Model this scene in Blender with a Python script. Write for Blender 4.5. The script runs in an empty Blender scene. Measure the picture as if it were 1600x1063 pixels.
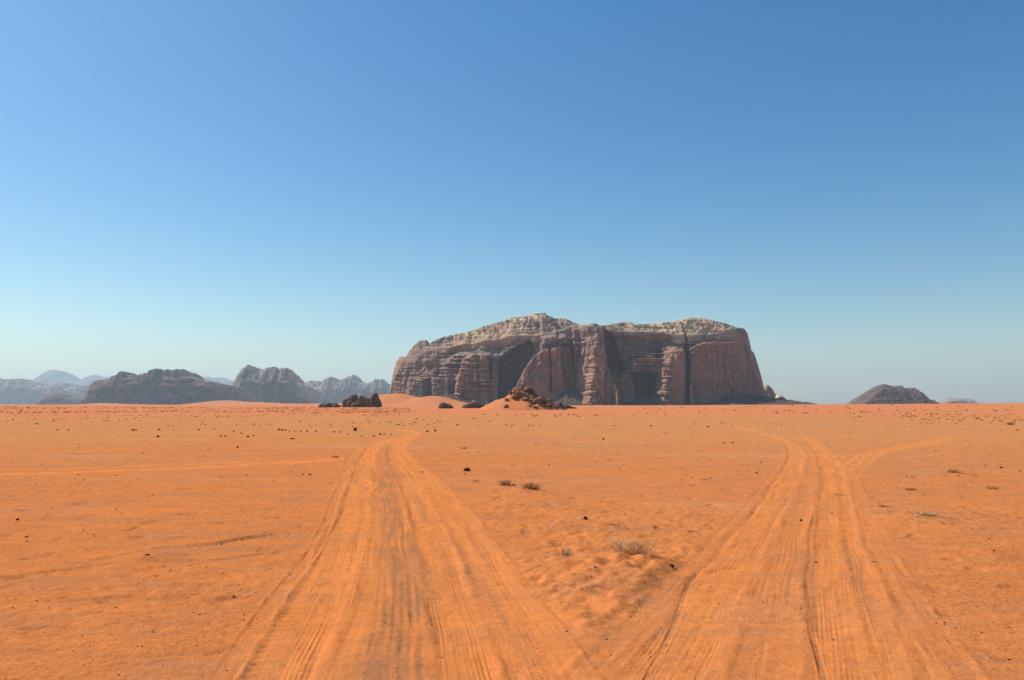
import bpy, math, random
import numpy as np

# ------------------------------------------------------------------ camera, sky, sun, exposure
SC = bpy.context.scene
COL = SC.collection
EYE = 2.2
F = 1232.0                       # focal length in photograph pixels (1600 wide)
PITCH = math.atan((632.0 - 531.5) / F)
CP, SP = math.cos(PITCH), math.sin(PITCH)
SUN_AZ = 64.0                    # degrees left of the view direction
SUN_EL = 51.0

cam_d = bpy.data.cameras.new('camera')
cam_d.sensor_width = 36.0
cam_d.lens = 36.0 * F / 1600.0
cam_d.clip_start = 0.1
cam_d.clip_end = 80000.0
cam = bpy.data.objects.new('camera', cam_d)
cam.location = (0, 0, EYE)
cam.rotation_euler = (math.pi / 2 + PITCH, 0, 0)
COL.objects.link(cam)
SC.camera = cam

W = bpy.data.worlds.new('World')
SC.world = W
W.use_nodes = True
wn, wl = W.node_tree.nodes, W.node_tree.links
for n in list(wn):
    wn.remove(n)
wo = wn.new('ShaderNodeOutputWorld')
wb = wn.new('ShaderNodeBackground')
sky = wn.new('ShaderNodeTexSky')
sky.sky_type = 'NISHITA'
sky.sun_disc = False
sky.sun_elevation = math.radians(SUN_EL)
sky.sun_rotation = math.radians(-SUN_AZ)
sky.altitude = 900
sky.air_density = 1.15
sky.dust_density = 1.7
sky.ozone_density = 1.6
wb.inputs['Strength'].default_value = 0.087
hs = wn.new('ShaderNodeHueSaturation')
hs.inputs['Saturation'].default_value = 1.46
wl.new(sky.outputs[0], hs.inputs['Color'])
tn = wn.new('ShaderNodeMix'); tn.data_type = 'RGBA'; tn.blend_type = 'MULTIPLY'
tn.inputs['Factor'].default_value = 1.0
tn.inputs[7].default_value = (0.97, 1.05, 1.0, 1)
wl.new(hs.outputs[0], tn.inputs[6])
wl.new(tn.outputs[2], wb.inputs['Color'])
wl.new(wb.outputs[0], wo.inputs['Surface'])

sun_d = bpy.data.lights.new('sun', 'SUN')
sun_d.energy = 3.6
sun_d.angle = math.radians(0.53)
sun_d.color = (1.0, 0.95, 0.87)
sun = bpy.data.objects.new('sun', sun_d)
sun.rotation_euler = (math.radians(90 - SUN_EL), 0, math.radians(SUN_AZ + 180.0))
COL.objects.link(sun)

SC.view_settings.view_transform = 'Standard'
SC.view_settings.look = 'None'
SC.view_settings.exposure = 0.47
SC.view_settings.gamma = 1.0
SC.view_settings.use_curve_mapping = False
SC.cycles.use_denoising = True
SC.cycles.max_bounces = 6
SC.cycles.diffuse_bounces = 3
SC.cycles.volume_bounces = 1
SC.cycles.transparent_max_bounces = 8

random.seed(7)
RNG = np.random.default_rng(11)

# ------------------------------------------------------------------ helpers
def ratio(py):
    v = 531.5 - np.asarray(py, float)
    return (F * SP + v * CP) / (F * CP - v * SP)


def kx(px, py=632.0):
    v = 531.5 - py
    return (np.asarray(px, float) - 800.0) / (F * CP - v * SP)


def at(px, py):                                       # photograph pixel -> point on the flat plain
    d = -EYE / float(ratio(py))
    return float(kx(px, py)) * d, d


def smooth(a, b, x):
    t = np.clip((x - a) / (b - a), 0, 1)
    return t * t * (3 - 2 * t)


def _hash(i, j, k, seed):
    h = (i.astype(np.uint32) * np.uint32(374761393) + j.astype(np.uint32) * np.uint32(668265263)
         + k.astype(np.uint32) * np.uint32(2147483647 - 1274126177) + np.uint32((seed * 974711 + 12345) & 0xffffffff))
    h = (h ^ (h >> np.uint32(13))) * np.uint32(1274126177)
    h = (h ^ (h >> np.uint32(16))) * np.uint32(2246822519)
    return h ^ (h >> np.uint32(13))


_A = np.linspace(0, 2 * np.pi, 64, endpoint=False)
_G2X, _G2Y = np.cos(_A), np.sin(_A)
_g = np.random.default_rng(3).normal(size=(64, 3))
_g /= np.linalg.norm(_g, axis=1)[:, None]


def n2(x, y, seed=0):                                 # gradient noise, about -0.7..0.7
    x, y = np.broadcast_arrays(np.asarray(x, float), np.asarray(y, float))
    i, j = np.floor(x).astype(np.int64), np.floor(y).astype(np.int64)
    fx, fy = x - i, y - j
    u, v = fx * fx * fx * (fx * (fx * 6 - 15) + 10), fy * fy * fy * (fy * (fy * 6 - 15) + 10)
    z = np.zeros_like(i)
    def c(di, dj):
        h = _hash(i + di, j + dj, z, seed) & np.uint32(63)
        return _G2X[h] * (fx - di) + _G2Y[h] * (fy - dj)
    a = c(0, 0); b = c(1, 0)
    t0 = a + (b - a) * u
    a = c(0, 1); b = c(1, 1)
    t1 = a + (b - a) * u
    return (t0 + (t1 - t0) * v) * 1.4


def n3(x, y, z, seed=0):
    x, y, z = np.broadcast_arrays(np.asarray(x, float), np.asarray(y, float), np.asarray(z, float))
    i, j, k = (np.floor(q).astype(np.int64) for q in (x, y, z))
    fx, fy, fz = x - i, y - j, z - k
    u, v, w = (q * q * q * (q * (q * 6 - 15) + 10) for q in (fx, fy, fz))
    def c(di, dj, dk):
        h = _hash(i + di, j + dj, k + dk, seed) & np.uint32(63)
        g = _g[h]
        return g[..., 0] * (fx - di) + g[..., 1] * (fy - dj) + g[..., 2] * (fz - dk)
    def lx(dj, dk):
        a = c(0, dj, dk)
        return a + (c(1, dj, dk) - a) * u
    def ly(dk):
        a = lx(0, dk)
        return a + (lx(1, dk) - a) * v
    a = ly(0)
    return (a + (ly(1) - a) * w) * 1.4


def fbm2(x, y, o=4, seed=0, gain=0.5):
    s, a = 0, 1.0
    for q in range(o):
        s = s + a * n2(x, y, seed + q)
        x, y, a = x * 2.03 + 3.1, y * 2.03 + 1.7, a * gain
    return s


def fbm3(x, y, z, o=4, seed=0, gain=0.5):
    s, a = 0, 1.0
    for q in range(o):
        s = s + a * n3(x, y, z, seed + q)
        x, y, z, a = x * 2.03 + 3.1, y * 2.03 + 1.7, z * 2.03 + 5.3, a * gain
    return s


def grid_mesh(name, P, mask=None, wrap=False, normals=None, attrs=None, flip=False):
    """P: (rows, cols, 3). mask: (rows-1, cols-1) bool of the quads to keep."""
    r, c = P.shape[:2]
    idx = np.arange(r * c).reshape(r, c)
    q = np.stack([idx[:-1, :-1], idx[:-1, 1:], idx[1:, 1:], idx[1:, :-1]], -1).reshape(-1, 4)
    if wrap:
        q2 = np.stack([idx[:-1, -1], idx[:-1, 0], idx[1:, 0], idx[1:, -1]], -1).reshape(-1, 4)
        q = np.concatenate([q, q2])
    if mask is not None:
        q = q[mask.reshape(-1)]
    if flip:
        q = q[:, ::-1]
    used = np.unique(q)
    remap = np.full(r * c, -1, np.int64)
    remap[used] = np.arange(len(used))
    q = remap[q]
    v = P.reshape(-1, 3)[used]
    me = bpy.data.meshes.new(name)
    me.vertices.add(len(v))
    me.vertices.foreach_set('co', v.astype(np.float32).ravel())
    me.loops.add(len(q) * 4)
    me.loops.foreach_set('vertex_index', q.astype(np.int32).ravel())
    me.polygons.add(len(q))
    me.polygons.foreach_set('loop_start', np.arange(0, len(q) * 4, 4, dtype=np.int32))
    me.polygons.foreach_set('loop_total', np.full(len(q), 4, np.int32))
    me.polygons.foreach_set('use_smooth', np.ones(len(q), bool))
    me.update(calc_edges=True)
    if attrs:
        for k, a in attrs.items():
            at_ = me.attributes.new(k, 'FLOAT', 'POINT')
            at_.data.foreach_set('value', a.reshape(-1)[used].astype(np.float32))
    if normals is not None:
        me.normals_split_custom_set_from_vertices(normals.reshape(-1, 3)[used].astype(np.float32))
    return me


def poly_mesh(name, v, f, smooth_=False):
    me = bpy.data.meshes.new(name)
    me.from_pydata([tuple(p) for p in v], [], [tuple(q) for q in f])
    me.polygons.foreach_set('use_smooth', np.full(len(me.polygons), smooth_, bool))
    me.update()
    return me


def tri_mesh(name, V, T, smooth_=False):
    me = bpy.data.meshes.new(name)
    me.vertices.add(len(V))
    me.vertices.foreach_set('co', np.asarray(V, np.float32).ravel())
    me.loops.add(len(T) * 3)
    me.loops.foreach_set('vertex_index', np.asarray(T, np.int32).ravel())
    me.polygons.add(len(T))
    me.polygons.foreach_set('loop_start', np.arange(0, len(T) * 3, 3, dtype=np.int32))
    me.polygons.foreach_set('loop_total', np.full(len(T), 3, np.int32))
    me.polygons.foreach_set('use_smooth', np.full(len(T), smooth_, bool))
    me.update(calc_edges=True)
    return me


def link(name, me, mat=None, parent=None, loc=(0, 0, 0), rot=(0, 0, 0), scale=(1, 1, 1)):
    o = bpy.data.objects.new(name, me)
    COL.objects.link(o)
    if mat and me is not None and not me.materials:
        me.materials.append(mat)
    o.location, o.rotation_euler, o.scale = loc, rot, scale
    if parent:
        o.parent = parent
    return o


def tag(o, label=None, cat=None, group=None, kind=None):
    for k, v in (('label', label), ('category', cat), ('group', group), ('kind', kind)):
        if v:
            o[k] = v
    return o


# ------------------------------------------------------------------ materials
class NT:
    def __init__(s, name):
        s.m = bpy.data.materials.new(name)
        s.m.use_nodes = True
        s.n, s.l = s.m.node_tree.nodes, s.m.node_tree.links
        s.b = s.n['Principled BSDF']
        s.b.inputs['Roughness'].default_value = 0.95
        s.b.inputs['Specular IOR Level'].default_value = 0.0
        s.pos = s.n.new('ShaderNodeNewGeometry').outputs['Position']

    def put(s, inp, v):
        if isinstance(v, (int, float)):
            inp.default_value = v
        elif isinstance(v, tuple):
            inp.default_value = v if len(v) == len(inp.default_value) else (*v, 1.0)
        else:
            s.l.new(v, inp)

    def math(s, op, a, b=0.0, clamp=False):
        n = s.n.new('ShaderNodeMath'); n.operation = op; n.use_clamp = clamp
        s.put(n.inputs[0], a); s.put(n.inputs[1], b)
        return n.outputs[0]

    def mapr(s, v, a, b, c=0.0, d=1.0, sm=True):
        n = s.n.new('ShaderNodeMapRange')
        n.interpolation_type = 'SMOOTHSTEP' if sm else 'LINEAR'
        s.put(n.inputs['Value'], v)
        for k, q in (('From Min', a), ('From Max', b), ('To Min', c), ('To Max', d)):
            n.inputs[k].default_value = q
        return n.outputs['Result']

    def noise(s, scale, detail=4, rough=0.55, vec=None, stretch=None, dist=0.0):
        vec = vec or s.pos
        if stretch:
            mp = s.n.new('ShaderNodeMapping'); mp.inputs['Scale'].default_value = stretch
            s.l.new(vec, mp.inputs['Vector']); vec = mp.outputs[0]
        n = s.n.new('ShaderNodeTexNoise')
        n.inputs['Scale'].default_value = scale
        n.inputs['Detail'].default_value = detail
        n.inputs['Roughness'].default_value = rough
        n.inputs['Distortion'].default_value = dist
        s.l.new(vec, n.inputs['Vector'])
        return n.outputs['Fac']

    def mix(s, f, a, b, mode='MIX'):
        n = s.n.new('ShaderNodeMix'); n.data_type = 'RGBA'; n.blend_type = mode
        s.put(n.inputs['Factor'], f)
        s.put(n.inputs['A'] if False else n.inputs[6], a); s.put(n.inputs[7], b)
        return n.outputs[2]

    def attr(s, name):
        n = s.n.new('ShaderNodeAttribute'); n.attribute_name = name
        return n.outputs['Fac']

    def xyz(s, vec=None):
        n = s.n.new('ShaderNodeSeparateXYZ'); s.l.new(vec or s.pos, n.inputs[0])
        return n.outputs

    def bump(s, h, dist, strength=1.0):
        n = s.n.new('ShaderNodeBump'); n.inputs['Distance'].default_value = dist
        n.inputs['Strength'].default_value = strength
        s.l.new(h, n.inputs['Height']); s.l.new(n.outputs[0], s.b.inputs['Normal'])

    def color(s, c):
        s.put(s.b.inputs['Base Color'], c)


def sand_ground_material():
    t = NT('desert_sand')
    X = t.xyz()
    r = t.math('SQRT', t.math('ADD', t.math('MULTIPLY', X[0], X[0]), t.math('MULTIPLY', X[1], X[1])))
    big = t.noise(0.035, 4)
    rr = t.math('ADD', r, t.mapr(t.noise(0.02, 3), 0.3, 0.7, -22, 22, sm=False))
    c = t.mix(t.mapr(rr, 14, 75), (0.545, 0.182, 0.056), (0.50, 0.218, 0.082))
    c = t.mix(t.mapr(rr, 120, 210), c, (0.56, 0.195, 0.085))
    c = t.mix(t.mapr(rr, 500, 1500), c, (0.58, 0.21, 0.098))
    # broad and patchy variation of the sand itself
    c = t.mix(t.mapr(big, 0.38, 0.66, 0, 0.5), c, (0.47, 0.19, 0.085))
    c = t.mix(t.mapr(t.noise(0.45, 5, 0.6), 0.5, 0.72, 0, 0.38), c, (0.40, 0.165, 0.075))
    c = t.mix(t.mapr(t.noise(0.22, 4, 0.6), 0.52, 0.72, 0, 0.7), c, (0.62, 0.195, 0.056))
    c = t.mix(t.mapr(t.noise(0.11, 5, 0.62, stretch=(0.6, 1.5, 1.0)), 0.50, 0.70, 0, 0.6), c, (0.55, 0.252, 0.118))
    c = t.mix(t.mapr(t.noise(0.5, 6, 0.66, stretch=(0.55, 2.0, 1.0)), 0.46, 0.68, 0, 0.6), c, (0.405, 0.175, 0.084))
    c = t.mix(t.mapr(t.noise(2.2, 5, 0.7, stretch=(0.5, 1.8, 1.0)), 0.50, 0.72, 0, 0.5), c, (0.36, 0.15, 0.075))
    loose, crust = t.attr('loose'), t.attr('crust')
    # fine dark grit on undisturbed ground
    grit = t.mapr(t.noise(22, 4, 0.75), 0.52, 0.68)
    gpatch = t.mapr(t.noise(0.8, 4, 0.65), 0.38, 0.62, 0.18, 0.75)
    gf = t.math('MULTIPLY', t.math('MULTIPLY', grit, gpatch), t.math('SUBTRACT', 1.0, t.math('MULTIPLY', loose, 0.8), True))
    c = t.mix(gf, c, (0.20, 0.085, 0.045))
    speck = t.mapr(t.noise(60, 2, 0.6), 0.68, 0.74, 0, 0.55)
    c = t.mix(t.math('MULTIPLY', speck, t.math('SUBTRACT', 1.0, loose, True)), c, (0.15, 0.07, 0.045))
    c = t.mix(t.math('MULTIPLY', loose, 0.8), c, (0.655, 0.222, 0.064))
    cr = t.math('MULTIPLY', crust, t.mapr(t.noise(9, 5, 0.7), 0.35, 0.6, 0.25, 1.0), True)
    c = t.mix(cr, c, (0.36, 0.155, 0.072))
    grain = t.mapr(t.math('ADD', t.math('MULTIPLY', t.noise(7, 5, 0.8), .6), t.math('MULTIPLY', t.noise(1.6, 5, 0.75, stretch=(.6, 1.6, 1)), .4)), 0.32, 0.68, 0.80, 1.18, sm=False)
    gc = t.n.new('ShaderNodeCombineColor')
    for q in range(3):
        t.put(gc.inputs[q], grain)
    c = t.mix(1.0, c, gc.outputs[0], 'MULTIPLY')
    c = t.mix(1.0, c, (1.12, 1.07, 0.98), 'MULTIPLY')
    t.color(c)
    h = t.math('ADD', t.noise(70, 3, 0.6), t.math('MULTIPLY', t.noise(14, 3, 0.6), 1.4))
    t.bump(h, 0.016, 0.9)
    return t.m


def dune_material():
    t = NT('red_dune_sand')
    c = t.mix(t.mapr(t.noise(0.02, 4), 0.35, 0.65), (0.60, 0.205, 0.085), (0.52, 0.19, 0.09))
    c = t.mix(t.mapr(t.noise(0.12, 5, 0.6, stretch=(0.4, 1, 1)), 0.56, 0.72, 0, 0.5), c, (0.30, 0.12, 0.07))
    c = t.mix(1.0, c, (1.04, 1.06, 0.96), 'MULTIPLY')
    t.color(c)
    t.bump(t.noise(0.5, 4, 0.6), 0.5, 0.5)
    return t.m


def cliff_material(name, dark, red, pale, zs=1.0, bump=1.6, rust=None):
    """sandstone in beds: zs scales the bed thickness"""
    t = NT(name)
    warp = t.noise(0.006 * zs, 3)
    X = t.xyz()
    cmb = t.n.new('ShaderNodeCombineXYZ')
    t.put(cmb.inputs[0], t.math('MULTIPLY', X[0], 0.010 * zs))
    t.put(cmb.inputs[1], t.math('MULTIPLY', X[1], 0.010 * zs))
    t.put(cmb.inputs[2], t.math('ADD', t.math('MULTIPLY', X[2], 0.13 * zs), t.math('MULTIPLY', warp, 4.0)))
    bed = t.noise(1.0, 5, 0.65, vec=cmb.outputs[0])
    c = t.mix(t.mapr(t.math('ADD', t.math('MULTIPLY', bed, .55), t.math('MULTIPLY', t.noise(0.02 * zs, 5, .6), .45)), 0.38, 0.62), dark, red)
    c = t.mix(t.mapr(t.noise(0.012 * zs, 4), 0.42, 0.62, 0, 0.75), c, tuple(q * 1.25 for q in red))
    if rust:
        c = t.mix(t.math('MULTIPLY', t.attr('rust'), t.mapr(t.noise(0.02, 5, .6), .3, .65, .35, 1.0)), c, rust)
    streak = t.noise(1.0, 4, 0.6, stretch=(0.10 * zs, 0.10 * zs, 0.007 * zs))
    c = t.mix(t.mapr(streak, 0.50, 0.66, 0, 0.55), c, tuple(q * 0.52 for q in dark))
    spot = t.noise(0.25 * zs, 4, 0.7)
    c = t.mix(t.mapr(spot, 0.56, 0.72, 0, 0.5), c, tuple(q * 0.6 for q in dark))
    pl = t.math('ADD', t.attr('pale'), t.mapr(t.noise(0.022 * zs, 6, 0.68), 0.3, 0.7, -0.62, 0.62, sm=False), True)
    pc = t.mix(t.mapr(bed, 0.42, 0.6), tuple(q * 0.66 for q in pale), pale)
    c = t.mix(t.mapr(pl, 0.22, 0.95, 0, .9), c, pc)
    t.color(c)
    hh = t.math('ADD', t.math('MULTIPLY', bed, 1.3), t.math('ADD', t.noise(0.16 * zs, 5, 0.68), t.math('MULTIPLY', streak, 0.5)))
    t.bump(hh, bump * 2.2 / zs, 1.0)
    return t.m


def rock_material(name, a, b, scale=1.0, bumpd=0.05):
    t = NT(name)
    tc = t.n.new('ShaderNodeTexCoord').outputs['Object']
    c = t.mix(t.mapr(t.noise(2.5 * scale, 5, 0.65, vec=tc), 0.38, 0.62), a, b)
    c = t.mix(t.mapr(t.noise(9 * scale, 3, 0.6, vec=tc), 0.58, 0.7, 0, 0.6), c, tuple(q * 0.5 for q in a))
    t.color(c)
    t.bump(t.noise(5 * scale, 6, 0.7, vec=tc), bumpd, 1.0)
    return t.m


def plain(name, a, b, scale=8.0, rough=0.9):
    t = NT(name)
    t.color(t.mix(t.mapr(t.noise(scale, 3), 0.35, 0.65), a, b))
    t.b.inputs['Roughness'].default_value = rough
    return t.m


M_SAND = sand_ground_material()
M_DUNE = dune_material()
M_CLIFF = cliff_material('mesa_sandstone', (0.215, 0.162, 0.134), (0.335, 0.225, 0.168), (0.74, 0.52, 0.30), rust=(0.42, 0.215, 0.135))
M_MASSIF = cliff_material('massif_sandstone', (0.085, 0.056, 0.046), (0.18, 0.098, 0.07), (0.42, 0.33, 0.24), 0.6)
M_PALE = cliff_material('pale_massif_sandstone', (0.12, 0.082, 0.066), (0.22, 0.135, 0.10), (0.52, 0.42, 0.31), 0.5)
M_FAR = cliff_material('far_mountain_rock', (0.16, 0.12, 0.10), (0.21, 0.15, 0.12), (0.36, 0.30, 0.24), 0.35)
M_SCREE = cliff_material('dark_hill_rock', (0.100, 0.074, 0.064), (0.150, 0.100, 0.080), (0.26, 0.20, 0.15), 0.9)
M_TALUS = rock_material('dark_talus', (0.085, 0.064, 0.055), (0.145, 0.10, 0.08), 0.12, 0.8)
M_DARK = rock_material('dark_varnished_rock', (0.13, 0.092, 0.074), (0.26, 0.17, 0.125), 0.9, 0.5)
M_STONE = rock_material('dark_stone', (0.075, 0.036, 0.026), (0.13, 0.060, 0.038), 6.0, 0.01)
M_WHITE = rock_material('white_stone', (0.80, 0.66, 0.48), (0.88, 0.78, 0.62), 10.0, 0.004)
M_GREY = rock_material('grey_stone', (0.36, 0.235, 0.145), (0.46, 0.31, 0.19), 10.0, 0.004)
M_GRAVEL = plain('gravel_grit', (0.13, 0.062, 0.038), (0.28, 0.125, 0.065), 3.0)
M_STRAW = plain('dry_straw', (0.66, 0.44, 0.21), (0.52, 0.33, 0.15), 20)
M_BROWN = plain('brown_dry_stems', (0.40, 0.21, 0.085), (0.52, 0.29, 0.12), 20)
M_OLIVE = plain('grey_green_stems', (0.34, 0.25, 0.13), (0.46, 0.32, 0.16), 20)
M_TWIG = plain('dark_twigs', (0.10, 0.055, 0.032), (0.16, 0.085, 0.045), 20)
M_SCRUB = plain('far_scrub', (0.22, 0.10, 0.055), (0.36, 0.16, 0.08), 0.3)

# ------------------------------------------------------------------ the plain: height, ruts, mounds
def wheel(pts, **k):
    """a wheel path or streak through photograph points on the plain, as x = f(y)"""
    w = sorted([at(*p)[::-1] for p in pts])
    ys = np.array([q[0] for q in w]); xs = np.array([q[1] for q in w])
    yy = np.geomspace(3.0, ys[-1] * 1.02, 500)
    s0 = (xs[1] - xs[0]) / (ys[1] - ys[0])
    xx = np.interp(yy, ys, xs)
    xx[yy < ys[0]] = xs[0] + s0 * (yy[yy < ys[0]] - ys[0])
    ker = np.hanning(41); ker /= ker.sum()
    xp = np.concatenate([2 * xx[0] - xx[20:0:-1], xx, 2 * xx[-1] - xx[-2:-22:-1]])
    xx = np.convolve(xp, ker, 'valid')
    k.update(yy=yy, xx=xx, sl=np.gradient(xx, yy), end=ys[-1], start=k.get('start', 0))
    return k


def cross(pts, **k):
    """a furrow that runs across the view, as y = f(x)"""
    w = sorted([at(*p) for p in pts])
    k.update(xs=np.array([q[0] for q in w]), ys=np.array([q[1] for q in w]))
    return k


L_EDGE_L = [(350, 1063), (440, 930), (500, 850), (528, 770), (545, 715), (562, 696), (595, 687), (625, 682), (645, 677), (640, 672), (600, 668), (500, 663)]
L_RUT_L = [(435, 1063), (522, 890), (553, 800), (566, 740), (572, 712), (584, 697), (606, 688), (635, 682), (650, 677), (640, 672), (600, 668), (500, 663)]
L_MID_A = [(520, 1063), (568, 930), (592, 800), (594, 740), (590, 712), (596, 698), (612, 689), (640, 682)]
L_CRUST = [(620, 1063), (622, 930), (618, 830), (608, 765), (601, 725), (601, 706), (610, 695)]
L_RUT_R = [(735, 1063), (692, 900), (662, 805), (640, 755), (616, 718), (611, 703), (618, 693), (640, 684), (655, 678), (648, 672), (600, 668), (500, 663)]
L_OUT_R = [(845, 1063), (768, 905), (706, 800), (665, 750), (632, 718), (620, 704), (628, 693), (650, 684)]
L_EDGE_R = [(925, 1063), (838, 950), (785, 875), (722, 790), (680, 745), (642, 716), (630, 703), (638, 692), (658, 683)]
R_EDGE_L = [(915, 1063), (985, 985), (1065, 905), (1110, 862), (1165, 800), (1210, 745), (1232, 712), (1226, 694)]
R_RUT_L = [(1035, 1063), (1095, 950), (1150, 870), (1200, 795), (1233, 742), (1244, 712), (1236, 693), (1205, 681), (1160, 670), (1130, 664)]
R_LINE_L = [(1012, 1063), (1045, 985), (1075, 920), (1096, 890)]
R_MID = [(1160, 1063), (1195, 940), (1222, 850), (1242, 780), (1256, 730)]
R_LINE_R = [(1285, 1063), (1268, 990), (1262, 900), (1268, 830), (1276, 800)]
R_RUT_R = [(1335, 1063), (1318, 930), (1308, 850), (1303, 780), (1302, 745), (1288, 712), (1270, 692), (1255, 680)]
R_OUT = [(1420, 1063), (1372, 930), (1345, 850), (1330, 780), (1322, 745), (1312, 722), (1302, 708)]
R_EDGE_R = [(1500, 1063), (1415, 930), (1370, 850), (1342, 780), (1330, 745)]
R_FORK = [(1322, 770), (1320, 740), (1335, 716), (1372, 702), (1430, 692), (1500, 683), (1530, 679)]
R_FORK2 = [(1330, 765), (1335, 735), (1360, 712), (1400, 701), (1450, 692), (1500, 686)]

# half width, rut depth, berm height, tread spacing, tread depth, lug depth, loose sand, dark tone (crusted ground, painted rut shadow)
BANDS = [
    wheel(L_RUT_L, hw=0.30, dep=.050, berm=.040, sp=.045, tr=.007, lug=.012, loose=.85, crust=0),
    wheel(L_MID_A, hw=0.26, dep=.010, berm=.014, sp=.05, tr=.004, lug=0, loose=.7, crust=0),
    wheel(L_CRUST, hw=0.27, dep=.012, berm=.010, sp=.09, tr=.008, lug=.008, loose=0, crust=1.0),
    wheel(L_RUT_R, hw=0.28, dep=.046, berm=.036, sp=.042, tr=.008, lug=.007, loose=.75, crust=.0),
    wheel(L_OUT_R, hw=0.30, dep=.018, berm=.018, sp=.06, tr=.004, lug=.003, loose=.8, crust=0),
    wheel(L_EDGE_R, hw=0.13, dep=-.022, berm=.0, sp=.1, tr=.001, lug=0, loose=.7, crust=0),
    wheel(L_EDGE_L, hw=0.10, dep=.024, berm=.022, sp=.1, tr=.003, lug=.003, loose=.2, crust=.15),
    wheel(R_RUT_L, hw=0.34, dep=.048, berm=.034, sp=.045, tr=.008, lug=.006, loose=.75, crust=0),
    wheel(R_LINE_L, hw=0.034, dep=.024, berm=.016, sp=.2, tr=0, lug=0, loose=0, crust=.75),  # shadow along the rut's edge, put into the sand colour as a dark line
    wheel(R_MID, hw=0.30, dep=.008, berm=.012, sp=.07, tr=.005, lug=.002, loose=.35, crust=.25),
    wheel(R_LINE_R, hw=0.03, dep=.024, berm=.012, sp=.2, tr=0, lug=0, loose=0, crust=.8),
    wheel(R_RUT_R, hw=0.36, dep=.044, berm=.032, sp=.042, tr=.007, lug=.006, loose=.75, crust=0),
    wheel(R_OUT, hw=0.25, dep=.012, berm=.018, sp=.06, tr=.004, lug=.002, loose=.5, crust=.1),
    wheel(R_EDGE_R, hw=0.16, dep=.010, berm=.018, sp=.08, tr=.003, lug=0, loose=.3, crust=.2),
    wheel(R_EDGE_L, hw=0.18, dep=.016, berm=.016, sp=.08, tr=.003, lug=0, loose=.35, crust=.25),
    wheel(R_FORK, hw=0.30, dep=.035, berm=.03, sp=.06, tr=.005, lug=0, loose=.8, crust=0, start=24),
    wheel(R_FORK2, hw=0.30, dep=.035, berm=.03, sp=.06, tr=.005, lug=0, loose=.7, crust=0, start=24),
]
FURROWS = [
    cross([(0, 742), (120, 738), (260, 731), (400, 724), (500, 718), (560, 713)], hw=.55, dep=.03, loose=.95, crust=0),
    cross([(0, 735), (120, 731), (260, 726), (400, 720), (500, 715)], hw=.25, dep=.03, loose=.8, crust=0),
    cross([(0, 905), (90, 893), (190, 882), (330, 878), (430, 862), (490, 855)], hw=.12, dep=.032, loose=0, crust=.55),
    cross([(100, 886), (190, 872), (240, 862), (330, 852), (420, 838), (490, 832)], hw=.12, dep=.030, loose=0, crust=.5),
    cross([(420, 818), (520, 812), (640, 812), (760, 826), (820, 824)], hw=.12, dep=.018, loose=.15, crust=.1),
]
# sand gathered round plants, and hummocks: px, py, radius m, height m
MOUNDS = [(992, 890, .75, .13), (885, 885, .45, .06), (790, 762, .6, .06), (826, 770, .6, .07), (958, 830, .4, .05),
          (1436, 815, .75, .08), (1487, 746, .9, .07), (1425, 771, .5, .05), (930, 905, 1.0, .07), (1000, 925, .7, .05),
          (935, 985, .5, .05), (1110, 862, .4, -.05), (1085, 858, .35, .05), (935, 960, .35, -.045), (895, 960, .4, .04),
          (525, 716, .7, .05), (230, 872, .5, .05), (1030, 905, .45, .05), (960, 945, .35, .045), (1540, 870, .7, .05)]
MND = [(*at(a, b), r, h) for a, b, r, h in MOUNDS]
ROUGH = [(*at(960, 900), 2.4, 1.0), (*at(900, 960), 1.6, .8), (*at(1010, 830), 3.2, .6), (*at(850, 790), 3.5, .5), (*at(60, 950), 2.0, .45), (*at(440, 900), 1.2, .5), (*at(1450, 800), 3.5, .5)]


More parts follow.
